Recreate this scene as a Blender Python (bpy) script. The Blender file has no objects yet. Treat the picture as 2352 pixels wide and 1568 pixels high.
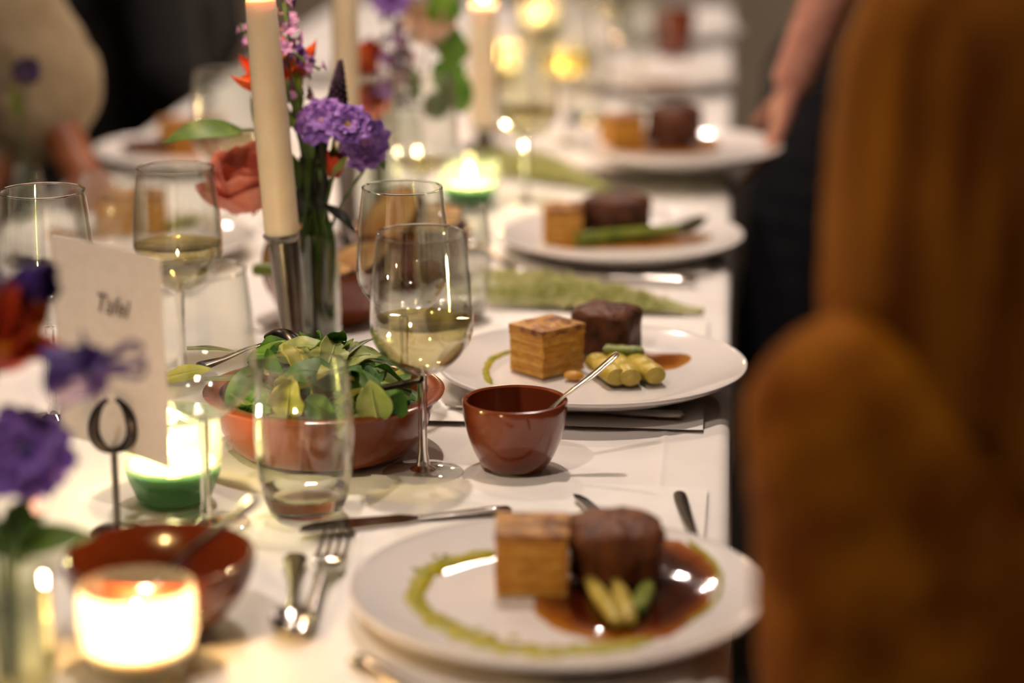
import bpy, bmesh, math, random
from mathutils import Vector, Matrix, noise
random.seed(11)
sc = bpy.context.scene
COL = sc.collection
PI = math.pi
V = Vector

# ------------------------------------------------------------------ camera
TOP = 0.75                      # height of the table top
CAM_H, PITCH, YAW, FPX = 0.58, math.radians(14.8), math.radians(5.4), 5200.0
CAM = V((0, 0, TOP + CAM_H))
FW = V((-math.sin(YAW) * math.cos(PITCH), math.cos(YAW) * math.cos(PITCH), -math.sin(PITCH)))
RT = V((math.cos(YAW), math.sin(YAW), 0))
UP = RT.cross(FW)
cd = bpy.data.cameras.new('camera')
cam = bpy.data.objects.new('camera', cd); COL.objects.link(cam)
cam.location = CAM
cam.rotation_euler = Matrix((RT, UP, -FW)).transposed().to_euler()
cd.sensor_width = 36.0
cd.lens = FPX / 2352.0 * 36.0
cd.clip_start = 0.05
cd.dof.use_dof = True
cd.dof.focus_distance = 1.93
cd.dof.aperture_fstop = 2.1
sc.camera = cam
sc.view_settings.view_transform = 'Standard'
sc.view_settings.look = 'None'
sc.view_settings.gamma = 1.0
sc.view_settings.use_curve_mapping = False
sc.view_settings.exposure = 0.04
sc.cycles.transparent_max_bounces = 16
sc.cycles.max_bounces = 6
sc.cycles.diffuse_bounces = 2
sc.cycles.glossy_bounces = 3
sc.cycles.transmission_bounces = 6
sc.cycles.adaptive_threshold = 0.12
sc.cycles.blur_glossy = 0.4
sc.cycles.use_light_tree = False
sc.cycles.sample_clamp_indirect = 6.0

# ------------------------------------------------------------------ world and room lamps
w = bpy.data.worlds.new('world'); sc.world = w; w.use_nodes = True
w.node_tree.nodes['Background'].inputs[0].default_value = (1.0, 0.84, 0.70, 1)
w.node_tree.nodes['Background'].inputs[1].default_value = 0.06
LAMP_COL = (1.0, 0.825, 0.715)
FLAME_COL = (1.0, 0.64, 0.37)
LAMPS = [(-0.75, 0.55, 15), (-0.25, 2.35, 15), (-0.75, 3.55, 13), (-0.3, 4.9, 13), (1.6, 5.6, 16), (-2.2, 5.6, 12)]   # ceiling lamps: x, y, watts
CEIL = 2.75

def on(px, py, z=0.0):          # the point at height z over the table seen at a photo pixel
    d = FW + RT * ((px - 1176) / FPX) - UP * ((py - 784) / FPX)
    return CAM + d * ((CAM_H - z) / -d.z)
def at(px, py, y):              # the point at depth y along the table seen at a photo pixel
    d = FW + RT * ((px - 1176) / FPX) - UP * ((py - 784) / FPX)
    return CAM + d * (y / d.y)

# ------------------------------------------------------------------ materials
def lin(h):
    h = h.lstrip('#'); c = [int(h[i:i + 2], 16) / 255 for i in (0, 2, 4)]
    return tuple(x / 12.92 if x <= 0.04045 else ((x + 0.055) / 1.055) ** 2.4 for x in c) + (1,)
MATS = {}
def mat(name, col, rough=0.5, col2=None, scale=20.0, metal=0.0, bump=0.0, bscale=None, sss=0.0, trans=0.0, coat=0.0, ior=1.45, lo=0.35, hi=0.65, coords='Object', stretch=None, spec=None, sheen=0.0):
    m = bpy.data.materials.new(name); m.use_nodes = True
    nt = m.node_tree; b = nt.nodes['Principled BSDF']
    b.inputs['Base Color'].default_value = lin(col)
    b.inputs['Roughness'].default_value = rough
    b.inputs['Metallic'].default_value = metal
    b.inputs['IOR'].default_value = ior
    if spec is not None: b.inputs['Specular IOR Level'].default_value = spec
    if coat: b.inputs['Coat Weight'].default_value = coat; b.inputs['Coat Roughness'].default_value = 0.08
    if trans: b.inputs['Transmission Weight'].default_value = trans
    if sheen: b.inputs['Sheen Weight'].default_value = sheen
    if sss:
        b.inputs['Subsurface Weight'].default_value = sss
        b.inputs['Subsurface Radius'].default_value = (1.0, 0.5, 0.25); b.inputs['Subsurface Scale'].default_value = 0.01
    if col2 or bump:
        tc = nt.nodes.new('ShaderNodeTexCoord'); mp = nt.nodes.new('ShaderNodeMapping')
        nt.links.new(tc.outputs[coords], mp.inputs[0])
        if stretch: mp.inputs['Scale'].default_value = stretch
    if col2:
        n = nt.nodes.new('ShaderNodeTexNoise'); n.inputs['Scale'].default_value = scale; n.inputs['Detail'].default_value = 5
        r = nt.nodes.new('ShaderNodeValToRGB')
        r.color_ramp.elements[0].position = lo; r.color_ramp.elements[0].color = lin(col)
        r.color_ramp.elements[1].position = hi; r.color_ramp.elements[1].color = lin(col2)
        nt.links.new(mp.outputs[0], n.inputs['Vector']); nt.links.new(n.outputs['Fac'], r.inputs[0])
        nt.links.new(r.outputs[0], b.inputs['Base Color'])
    if bump:
        n2 = nt.nodes.new('ShaderNodeTexNoise'); n2.inputs['Scale'].default_value = bscale or scale; n2.inputs['Detail'].default_value = 4
        bp = nt.nodes.new('ShaderNodeBump'); bp.inputs['Strength'].default_value = bump; bp.inputs['Distance'].default_value = 0.004
        nt.links.new(mp.outputs[0], n2.inputs['Vector']); nt.links.new(n2.outputs['Fac'], bp.inputs['Height'])
        nt.links.new(bp.outputs[0], b.inputs['Normal'])
    MATS[name] = m
    return m

def thin_glass(name, tint='#f9faf8', rough=0.02, frost=0.0):     # thin walled glass: lets light straight through, mirrors by Fresnel
    m = bpy.data.materials.new(name); m.use_nodes = True; nt = m.node_tree; nt.nodes.clear()
    out = nt.nodes.new('ShaderNodeOutputMaterial'); mix = nt.nodes.new('ShaderNodeMixShader')
    lw = nt.nodes.new('ShaderNodeLayerWeight'); pw = nt.nodes.new('ShaderNodeMath'); pw.operation = 'POWER'; pw.inputs[1].default_value = 3.0
    fr = nt.nodes.new('ShaderNodeMath'); fr.operation = 'MULTIPLY_ADD'; fr.inputs[1].default_value = 0.85; fr.inputs[2].default_value = 0.055
    nt.links.new(lw.outputs['Facing'], pw.inputs[0]); nt.links.new(pw.outputs[0], fr.inputs[0])
    tr = nt.nodes.new('ShaderNodeBsdfTransparent'); tr.inputs[0].default_value = lin(tint)
    gl = nt.nodes.new('ShaderNodeBsdfGlossy'); gl.inputs['Roughness'].default_value = rough; gl.inputs[0].default_value = (1, 1, 1, 1)
    nt.links.new(fr.outputs[0], mix.inputs[0]); nt.links.new(tr.outputs[0], mix.inputs[1]); nt.links.new(gl.outputs[0], mix.inputs[2])
    last = mix
    if frost:                     # a milky film that scatters the candle light inside
        tl = nt.nodes.new('ShaderNodeBsdfTranslucent'); tl.inputs[0].default_value = lin(tint); m2 = nt.nodes.new('ShaderNodeMixShader'); m2.inputs[0].default_value = frost
        nt.links.new(mix.outputs[0], m2.inputs[1]); nt.links.new(tl.outputs[0], m2.inputs[2]); last = m2
    nt.links.new(last.outputs[0], out.inputs[0]); MATS[name] = m
    return m
def solid_glass(name, col='#f6f8f6', rough=0.0, ior=1.5):
    m = bpy.data.materials.new(name); m.use_nodes = True; nt = m.node_tree; nt.nodes.clear()
    out = nt.nodes.new('ShaderNodeOutputMaterial'); g = nt.nodes.new('ShaderNodeBsdfGlass')
    g.inputs['Color'].default_value = lin(col); g.inputs['Roughness'].default_value = rough; g.inputs['IOR'].default_value = ior
    nt.links.new(g.outputs[0], out.inputs[0]); MATS[name] = m
    return m
def emit(name, col, strength):
    m = bpy.data.materials.new(name); m.use_nodes = True; nt = m.node_tree; nt.nodes.clear()
    out = nt.nodes.new('ShaderNodeOutputMaterial'); e = nt.nodes.new('ShaderNodeEmission')
    e.inputs[0].default_value = tuple(col) + (1,); e.inputs[1].default_value = strength
    nt.links.new(e.outputs[0], out.inputs[0]); MATS[name] = m
    return m
def leafy(name, c1, c2, scale=60, rough=0.45, trans=0.25):        # leaf / petal tissue: colour varied, partly translucent
    m = mat(name, c1, rough, c2, scale)
    nt = m.node_tree; b = nt.nodes['Principled BSDF']; out = nt.nodes['Material Output']
    t = nt.nodes.new('ShaderNodeBsdfTranslucent'); mx = nt.nodes.new('ShaderNodeMixShader'); mx.inputs[0].default_value = trans
    ramp = [n for n in nt.nodes if n.type == 'VALTORGB'][0]
    nt.links.new(ramp.outputs[0], t.inputs[0])
    nt.links.new(b.outputs[0], mx.inputs[1]); nt.links.new(t.outputs[0], mx.inputs[2]); nt.links.new(mx.outputs[0], out.inputs[0])
    return m
def graded(name, stops, rough=0.3, attr='grade', coat=0.0, sss=0.0, noise_amt=0.0, nscale=80):   # colour along a per-vertex value
    m = bpy.data.materials.new(name); m.use_nodes = True; nt = m.node_tree; b = nt.nodes['Principled BSDF']
    a = nt.nodes.new('ShaderNodeAttribute'); a.attribute_name = attr
    r = nt.nodes.new('ShaderNodeValToRGB'); els = r.color_ramp.elements
    els[0].position, els[0].color = stops[0][0], lin(stops[0][1]); els[1].position, els[1].color = stops[-1][0], lin(stops[-1][1])
    for p, c in stops[1:-1]:
        e = els.new(p); e.color = lin(c)
    src = a.outputs['Fac']
    if noise_amt:
        n = nt.nodes.new('ShaderNodeTexNoise'); n.inputs['Scale'].default_value = nscale
        tc = nt.nodes.new('ShaderNodeTexCoord'); nt.links.new(tc.outputs['Object'], n.inputs['Vector'])
        mm = nt.nodes.new('ShaderNodeMath'); mm.operation = 'MULTIPLY_ADD'; mm.inputs[1].default_value = noise_amt; mm.inputs[2].default_value = -noise_amt / 2
        ad = nt.nodes.new('ShaderNodeMath'); ad.operation = 'ADD'
        nt.links.new(n.outputs['Fac'], mm.inputs[0]); nt.links.new(mm.outputs[0], ad.inputs[0]); nt.links.new(src, ad.inputs[1]); src = ad.outputs[0]
    nt.links.new(src, r.inputs[0]); nt.links.new(r.outputs[0], b.inputs['Base Color'])
    b.inputs['Roughness'].default_value = rough
    if coat: b.inputs['Coat Weight'].default_value = coat
    if sss: b.inputs['Subsurface Weight'].default_value = sss; b.inputs['Subsurface Scale'].default_value = 0.006
    MATS[name] = m
    return m

mat('cloth', '#f1ece6', 0.85, '#e9e3dc', 9, bump=0.12, bscale=700, sheen=0.1)
mat('paper', '#f4f0ea', 0.62, '#efeae3', 30)
mat('card', '#efe6d8', 0.75, '#e9dfd0', 120)
mat('ink', '#7d746d', 0.7, '#716860', 50)
mat('porcelain', '#efeae6', 0.12, '#ece6e1', 6, coat=0.4)
mat('terracotta', '#8a4424', 0.16, '#7a381c', 14, coat=0.5)
mat('terracotta_dark', '#6c3018', 0.18, '#5a2410', 14, coat=0.4); mat('terracotta_orange', '#93441f', 0.2, '#803818', 14, coat=0.25)
mat('steel', '#c9c4bd', 0.16, '#bdb7b0', 60, metal=1.0)
mat('silver', '#77716a', 0.24, '#6a645e', 60, metal=1.0)
mat('dark_steel', '#4a4644', 0.25, '#3a3634', 60, metal=1.0)
thin_glass('glass', '#f9faf8'); thin_glass('glass_green', '#dcebda', 0.04, 0.12); thin_glass('glass_deep_green', '#9cc8a4', 0.05, 0.45); thin_glass('glass_pale', '#f4f1dc', 0.05, 0.18); thin_glass('glass_olive', '#edefe2', 0.03)
solid_glass('glass_solid', '#fbfbf9')
solid_glass('glass_solid_green', '#3f7f58', 0.05)
thin_glass('wine', '#f4ecca', 0.01); thin_glass('water', '#f7f9f6', 0.01)
mat('wax', '#f1e3c6', 0.42, '#ecdcbc', 30, sss=0.8)
mat('wax_white', '#f6efe0', 0.4, '#f2e9d8', 30, sss=0.6)
mat('wick', '#2b2420', 0.9, '#1c1714', 80)
emit('flame', (1.0, 0.62, 0.24), 60.0)
mat('potato', '#d29a3a', 0.42, '#b87a24', 70, bump=0.35, bscale=160, sss=0.15, stretch=(1, 1, 3))
mat('potato_pale', '#deac50', 0.42, '#c48a30', 70, bump=0.35, bscale=160, sss=0.15)
mat('potato_crust', '#c08a3c', 0.45, '#6a3415', 55, bump=0.6, bscale=120, lo=0.40, hi=0.62)
mat('beef', '#8e5630', 0.45, '#421c0a', 80, spec=0.35, bump=1.0, bscale=130, stretch=(1, 1, 0.25), lo=0.3, hi=0.7)
mat('beef_dark', '#6e4028', 0.45, '#361a0e', 60, bump=0.9, bscale=110, lo=0.3, hi=0.7, spec=0.35)
graded('jus', [(0.0, '#2c0b04'), (0.70, '#431406'), (0.86, '#84400f'), (1.0, '#b8791f')], 0.08, coat=0.6, noise_amt=0.25, nscale=45)
graded('jus_thin', [(0.0, '#7a3c12'), (0.6, '#94501a'), (1.0, '#c08a34')], 0.1, coat=0.6, noise_amt=0.3, nscale=60)
mat('herb_oil', '#b0a010', 0.3, '#8a8a08', 120, spec=0.25)
leafy('leek', '#e0c866', '#b4a038', 70, 0.3, 0.15)
leafy('leek_green', '#97a040', '#66782c', 70, 0.35, 0.15)
leafy('asparagus_tip', '#4b4a22', '#38381a', 90, 0.4, 0.1)
leafy('salad_dark', '#2f5a1c', '#4a7a26', 60); leafy('salad_mid', '#6f9a34', '#4d7a26', 60); leafy('salad_pale', '#b7bd78', '#94a654', 60)
leafy('salad_yellow', '#c6bf5c', '#a5a83c', 60); leafy('salad_grey', '#8a9478', '#6d7a58', 60)
leafy('stem_green', '#4d6a28', '#38521c', 60, 0.5, 0.1); leafy('stem_dark', '#1d2415', '#12180d', 60, 0.5, 0.05)
leafy('leaf_green', '#6f8a3c', '#4f7030', 50); leafy('leaf_bright', '#8fbc4a', '#5fa03c', 50); leafy('leaf_olive', '#8a9a3c', '#6a7a2c', 60)
leafy('grass_pale', '#f4f0c0', '#dcdc94', 40, 0.6, 0.45); leafy('grass_green', '#c8d07a', '#a6bc58', 40, 0.6, 0.45)
leafy('petal_purple', '#a27cd4', '#7e54b8', 90); leafy('petal_violet', '#5d4090', '#402a70', 70); leafy('petal_lilac', '#b48abf', '#8f6aa6', 90)
leafy('petal_spike', '#4d3550', '#2f1f3a', 90); leafy('petal_pink', '#c58f98', '#b07f92', 90); leafy('petal_blush', '#f3dcc4', '#ecc8ae', 60)
leafy('petal_coral', '#f0a08c', '#e0806a', 60, 0.6, 0.2); leafy('petal_orange', '#e8742a', '#d0481c', 60); leafy('petal_red', '#d0481c', '#a02c14', 60); leafy('petal_amber', '#e8962a', '#d06a1c', 60)
leafy('flower_centre', '#b59a68', '#8f7c52', 300)
mat('bread', '#b47a3e', 0.8, '#d3a866', 40, bump=0.6, bscale=60); mat('bread_crust', '#7a4420', 0.7, '#5a2f16', 40, bump=0.5)
mat('skin', '#b98472', 0.5, '#ab7464', 40, sss=0.25); mat('skin_tan', '#8f5636', 0.5, '#7e482c', 40, sss=0.25)
mat('eye_white', '#e9e4dc', 0.2, '#e2dcd2', 20); mat('iris', '#3b2a1c', 0.2, '#2c1f15', 20); mat('lips', '#a55a50', 0.4, '#97504a', 30)
mat('khaki_blouse', '#93836a', 0.85, '#85755a', 18, bump=0.4, bscale=25); mat('black_wool', '#100e10', 0.9, '#0a090a', 60, bump=0.3)
mat('navy_cloth', '#12131c', 0.85, '#0c0d14', 60, bump=0.3, bscale=30); mat('dark_trousers', '#17151a', 0.9, '#101013', 40)
mat('mustard_knit', '#a0620c', 0.9, '#6a3402', 16, bump=0.7, bscale=22, spec=0.15); mat('hair_amber', '#925a12', 0.75, '#572b04', 40, bump=0.5, bscale=60, stretch=(1, 1, 0.12), spec=0.08); mat('hair_dark', '#2a1a12', 0.5, '#1c110b', 40, stretch=(1, 1, 0.1))
mat('dark_wood', '#3a2416', 0.45, '#28170d', 30, stretch=(8, 1, 1)); mat('table_wood', '#7a5a3a', 0.5, '#5f4429', 30, stretch=(1, 8, 8))
mat('shoe', '#141212', 0.4, '#0d0c0c', 50)
mat('floor_wood', '#241a14', 0.5, '#18110d', 8, stretch=(6, 0.6, 1)); mat('wall_paint', '#b3a48e', 0.9, '#ab9c86', 3); mat('ceiling_paint', '#d8d0c4', 0.9, '#d2cabe', 3)
mat('white_metal', '#d8d4cd', 0.4, '#cfcac2', 30)
emit('lamp_glow', LAMP_COL, 12.0)
for k_ in ('flame', 'lamp_glow'): MATS[k_].cycles.emission_sampling = 'NONE'
mat('bottle_label', '#dcd8dc', 0.6, '#d2ced4', 30)

# ------------------------------------------------------------------ mesh helpers
class MB:
    def __init__(s): s.v = []; s.f = []; s.g = []
    def add(s, vs, fs, M=None, g=None):
        o = len(s.v)
        for i, q in enumerate(vs):
            s.v.append(tuple(M @ V(q)) if M is not None else tuple(q))
            s.g.append(g[i] if g else 0.0)
        s.f.extend([tuple(i + o for i in f) for f in fs])
        return s
    def lathe(s, prof, seg=40, M=None, wob=None):
        vs = []; fs = []; rings = []
        for r, z in prof:
            if r < 1e-6: rings.append([len(vs)]); vs.append((0, 0, z))
            else:
                k = len(vs); rings.append(list(range(k, k + seg)))
                for i in range(seg):
                    a = 2 * PI * i / seg; rr = r * (wob(a, z) if wob else 1)
                    vs.append((rr * math.cos(a), rr * math.sin(a), z))
        for A, B in zip(rings, rings[1:]):
            for i in range(seg):
                j = (i + 1) % seg
                if len(A) == 1 and len(B) == 1: break
                if len(A) == 1: fs.append((A[0], B[j], B[i]))
                elif len(B) == 1: fs.append((A[i], A[j], B[0]))
                else: fs.append((A[i], A[j], B[j], B[i]))
        return s.add(vs, fs, M)
    def tube(s, pts, rad, seg=8, M=None, caps=True, flat=1.0):
        pts = [V(p) for p in pts]; n = len(pts)
        if not isinstance(rad, (list, tuple)): rad = [rad] * n
        vs = []; fs = []; ref = None
        for i in range(n):
            t = (pts[min(i + 1, n - 1)] - pts[max(i - 1, 0)]).normalized()
            if ref is None:
                ref = V((0, 0, 1)) if abs(t.z) < 0.9 else V((1, 0, 0))
            u = (ref - t * ref.dot(t)).normalized(); ref = u; b = t.cross(u)
            for k in range(seg):
                a = 2 * PI * k / seg
                vs.append(pts[i] + (u * math.cos(a) * flat + b * math.sin(a)) * rad[i])
        for i in range(n - 1):
            for k in range(seg):
                k2 = (k + 1) % seg
                fs.append((i * seg + k, i * seg + k2, (i + 1) * seg + k2, (i + 1) * seg + k))
        if caps:
            fs.append(tuple(range(seg - 1, -1, -1))); fs.append(tuple((n - 1) * seg + k for k in range(seg)))
        return s.add(vs, fs, M)
    def box(s, c, size, M=None):
        x, y, z = size[0] / 2, size[1] / 2, size[2] / 2
        vs = [V(c) + V((sx * x, sy * y, sz * z)) for sx in (-1, 1) for sy in (-1, 1) for sz in (-1, 1)]
        return s.add(vs, [(0, 1, 3, 2), (4, 6, 7, 5), (0, 4, 5, 1), (2, 3, 7, 6), (0, 2, 6, 4), (1, 5, 7, 3)], M)
    def ball(s, c, r, M=None, seg=14, rings=9):
        if not isinstance(r, (list, tuple)): r = (r, r, r)
        vs = [V((0, 0, -1))]; fs = []
        for i in range(1, rings):
            t = -PI / 2 + PI * i / rings
            for k in range(seg):
                a = 2 * PI * k / seg; vs.append(V((math.cos(t) * math.cos(a), math.cos(t) * math.sin(a), math.sin(t))))
        vs.append(V((0, 0, 1))); top = len(vs) - 1
        for k in range(seg):
            k2 = (k + 1) % seg
            fs.append((0, 1 + k2, 1 + k)); fs.append((top, 1 + (rings - 2) * seg + k, 1 + (rings - 2) * seg + k2))
            for i in range(rings - 2):
                a = 1 + i * seg; fs.append((a + k, a + k2, a + seg + k2, a + seg + k))
        vs = [V((q.x * r[0], q.y * r[1], q.z * r[2])) + V(c) for q in vs]
        return s.add(vs, fs, M)
    def sheet(s, fn, nu, nv, th, M=None, grade=None):
        P = [[V(fn(i / nu, j / nv)) for j in range(nv + 1)] for i in range(nu + 1)]
        vs = []; bot = []; g = []
        for i in range(nu + 1):
            for j in range(nv + 1):
                du = P[min(i + 1, nu)][j] - P[max(i - 1, 0)][j]; dv = P[i][min(j + 1, nv)] - P[i][max(j - 1, 0)]
                n = du.cross(dv)
                n = n.normalized() if n.length > 1e-12 else V((0, 0, 1))
                vs.append(P[i][j] + n * th / 2); bot.append(P[i][j] - n * th / 2)
                g.append(grade(i / nu, j / nv) if grade else 0.0)
        N = len(vs); vs += bot; g += g; W = nv + 1; fs = []
        for i in range(nu):
            for j in range(nv):
                a = i * W + j
                fs.append((a, a + W, a + W + 1, a + 1)); fs.append((N + a, N + a + 1, N + a + W + 1, N + a + W))
        edge = [i * W for i in range(nu + 1)] + [nu * W + j for j in range(1, nv + 1)] + [i * W + nv for i in range(nu - 1, -1, -1)] + [j for j in range(nv - 1, 0, -1)]
        for a, b in zip(edge, edge[1:] + edge[:1]): fs.append((b, a, N + a, N + b))
        return s.add(vs, fs, M, g)
    def prism(s, outline, z0, z1, M=None):
        n = len(outline); vs = [(x, y, z0) for x, y in outline] + [(x, y, z1) for x, y in outline]
        fs = [tuple(range(n - 1, -1, -1)), tuple(range(n, 2 * n))] + [(i, (i + 1) % n, n + (i + 1) % n, n + i) for i in range(n)]
        return s.add(vs, fs, M)
    def mesh(s, name, m, smooth=True):
        me = bpy.data.meshes.new(name); me.from_pydata(s.v, [], s.f); me.update()
        if m: me.materials.append(MATS[m])
        if smooth:
            me.polygons.foreach_set('use_smooth', [True] * len(me.polygons))
            try: me.set_sharp_from_angle(angle=math.radians(42))
            except Exception: pass
        if any(s.g):
            a = me.attributes.new('grade', 'FLOAT', 'POINT'); a.data.foreach_set('value', s.g)
        return me
    def build(s, name, m, parent=None, smooth=True, loc=None):
        o = bpy.data.objects.new(name, s.mesh(name, m, smooth)); COL.objects.link(o)
        if parent: o.parent = parent
        if loc is not None: o.location = loc
        return o

def tag(o, label, cat, group=None, kind=None):
    o['label'] = label; o['category'] = cat
    if group: o['group'] = group
    if kind: o['kind'] = kind
    return o
def thing(name, label, cat, loc=(0, 0, 0), rz=0.0, group=None, rot=None):
    o = bpy.data.objects.new(name, None); COL.objects.link(o); o.location = loc; o.empty_display_size = 0.02
    o.rotation_euler = rot if rot else (0, 0, rz)
    return tag(o, label, cat, group)
def copy_tree(o, parent=None):
    c = o.copy(); COL.objects.link(c); c.parent = parent
    for ch in o.children: copy_tree(ch, c)
    return c
def again(o, label, loc, rz=None, group=None):
    c = copy_tree(o); c.location = loc; c['label'] = label
    if rz is not None: c.rotation_euler = (0, 0, rz)
    if group: c['group'] = group
    return c
def struct(o): o['kind'] = 'structure'; return o
def frame(p, d, up=(0, 0, 1)):           # local x along d, local z near up
    x = V(d).normalized(); z = V(up); z = z - x * z.dot(x)
    if z.length < 1e-6: z = V((1, 0, 0)) - x * x.x
    z.normalize(); y = z.cross(x)
    return Matrix.Translation(V(p)) @ Matrix((x, y, z)).transposed().to_4x4()
def spline(pts, n=10):
    pts = [V(p) for p in pts]; out = []
    for i in range(len(pts) - 1):
        p0, p1, p2, p3 = pts[max(i - 1, 0)], pts[i], pts[i + 1], pts[min(i + 2, len(pts) - 1)]
        for k in range(n):
            t = k / n
            out.append(0.5 * ((2 * p1) + (p2 - p0) * t + (2 * p0 - 5 * p1 + 4 * p2 - p3) * t * t + (3 * p1 - p0 - 3 * p2 + p3) * t ** 3))
    out.append(pts[-1]); return out
def leaf_fn(L, W, arch=0.2, cup=0.15, wave=0.0, tip=1.0, base=0.0, ph=0.0):
    def f(u, v):
        s = v * 2 - 1
        wd = W / 2 * max(0.02, (math.sin(PI * min(1, (u * (1 - base) + base)) ** 0.8) ** tip))
        return V((L * u, wd * s, arch * L * math.sin(PI * u * 0.8) + cup * W * s * s * math.sin(PI * u) + wave * W * math.sin(u * 15 + ph + s * 2) * abs(s)))
    return f

# ------------------------------------------------------------------ the room
def slab(name, c, size, m):
    return struct(MB().box(c, size).build(name, m, smooth=False))
RX0, RX1, RY0, RY1 = -4.0, 4.0, -2.5, 7.2
slab('floor', ((RX0 + RX1) / 2, (RY0 + RY1) / 2, -0.05), (RX1 - RX0, RY1 - RY0, 0.1), 'floor_wood')
slab('ceiling', ((RX0 + RX1) / 2, (RY0 + RY1) / 2, CEIL + 0.05), (RX1 - RX0, RY1 - RY0, 0.1), 'ceiling_paint')
slab('wall_back', ((RX0 + RX1) / 2, RY1 + 0.05, CEIL / 2), (RX1 - RX0, 0.1, CEIL), 'wall_paint')
slab('wall_front', ((RX0 + RX1) / 2, RY0 - 0.05, CEIL / 2), (RX1 - RX0, 0.1, CEIL), 'wall_paint')
slab('wall_left', (RX0 - 0.05, (RY0 + RY1) / 2, CEIL / 2), (0.1, RY1 - RY0, CEIL), 'wall_paint')
slab('wall_right', (RX1 + 0.05, (RY0 + RY1) / 2, CEIL / 2), (0.1, RY1 - RY0, CEIL), 'wall_paint')
slab('baseboard_back', ((RX0 + RX1) / 2, RY1 - 0.01, 0.05), (RX1 - RX0, 0.02, 0.1), 'white_metal')

LAMP_SPOTS = ['above the near end of the table', 'above the middle of the table', 'above the far half of the table', 'above the far table end', 'by the far wall right of the table', 'by the far wall left of the table']
for (x, y, e), where in zip(LAMPS, LAMP_SPOTS):
    t = thing('ceiling_lamp', 'round white ceiling lamp ' + where, 'lamp', (x, y, CEIL), group='ceiling lamps')
    MB().lathe([(0, 0), (0.06, 0), (0.06, -0.05), (0.05, -0.05), (0.05, -0.012), (0, -0.012)], 32).build('lamp_housing', 'white_metal', t)
    MB().lathe([(0, -0.02), (0.040, -0.02), (0.040, -0.035), (0, -0.035)], 32).build('diffuser', 'lamp_glow', t)
    ld = bpy.data.lights.new('lamp_light', 'AREA'); ld.shape = 'DISK'; ld.size = 0.075; ld.energy = e; ld.color = LAMP_COL; ld.spread = math.radians(150)
    lo = bpy.data.objects.new('lamp_light', ld); COL.objects.link(lo); lo.parent = t; lo.location = (0, 0, -0.06)

# ------------------------------------------------------------------ table and tablecloth
TX0, TX1, TY0, TY1 = -0.89, 0.0, 0.72, 5.25
tb = thing('banquet_table', 'long wooden banquet table hidden beneath the white tablecloth', 'table', ((TX0 + TX1) / 2, (TY0 + TY1) / 2, 0))
MB().box((0, 0, TOP - 0.0225), (TX1 - TX0 - 0.012, TY1 - TY0 - 0.012, 0.03)).build('table_top', 'table_wood', tb, smooth=False)
for sx in (-1, 1):
    for yy in (-1.95, 0, 1.95):
        MB().tube([(sx * 0.40, yy, TOP - 0.03), (sx * 0.42, yy, 0)], [0.03, 0.022], 10).build('leg', 'table_wood', tb)
def cloth_mesh():
    m = MB(); NY = 260; R = 0.012; drop = 0.15
    prof = []      # (x, z, k) from left hem to right hem
    for k in range(13): prof.append((TX0 - R, TOP - 0.002 - drop + (drop - R) * k / 12, 1 - k / 12, -1))
    for k in range(1, 7): a = PI / 2 * k / 6; prof.append((TX0 - R * math.cos(a), TOP - 0.002 - R + R * math.sin(a), 0, -1))
    for x in sorted([TX0 + (TX1 - TX0) * k / 40 for k in range(1, 40)] + [cx_ + q_ for cx_ in (-0.045, -0.60) for q_ in (-.006, -.004, -.002, 0, .002, .004, .006)]): prof.append((x, TOP - 0.002, 0, 0))
    for k in range(7): a = PI / 2 * k / 6; prof.append((TX1 + R * math.sin(a), TOP - 0.002 - R + R * math.cos(a), 0, 1))
    for k in range(1, 13): prof.append((TX1 + R, TOP - 0.002 - R - (drop - R) * k / 12, k / 12, 1))
    n = len(prof)
    def pt(i, j):
        x, z, k, s = prof[j]; y = TY0 + (TY1 - TY0) * i / NY
        if s: x += s * (0.003 * k ** 0.7 * (1 + math.sin(y * 17 + s + 1.3 * math.sin(y * 5))))
        else:
            z += 0.0012 * noise.noise(V((x * 3, y * 3, 0))) - 0.0006 + 0.0010 * (math.exp(-((x + .045) / .003) ** 2) + math.exp(-((x + .60) / .003) ** 2))
        return V((x, y, z))
    vs = [pt(i, j) for i in range(NY + 1) for j in range(n)]
    fs = [(i * n + j, (i + 1) * n + j, (i + 1) * n + j + 1, i * n + j + 1) for i in range(NY) for j in range(n - 1)]
    fs = [f[::-1] for f in fs]
    m.add(vs, fs)
    for yy, s in ((TY0, -1), (TY1, 1)):          # end drops
        def f(u, v):
            x = TX0 + (TX1 - TX0) * u; k = v
            return V((x, yy + s * (0.004 + 0.02 * k * (1 + math.sin(x * 19))), TOP - 0.003 - drop * k))
        m.sheet(f, 60, 10, 0.001)
    return m
tc = cloth_mesh().build('tablecloth', 'cloth')
tag(tc, 'long white tablecloth covering the banquet table', 'tablecloth')
ZT = TOP + 0.0005

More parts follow.
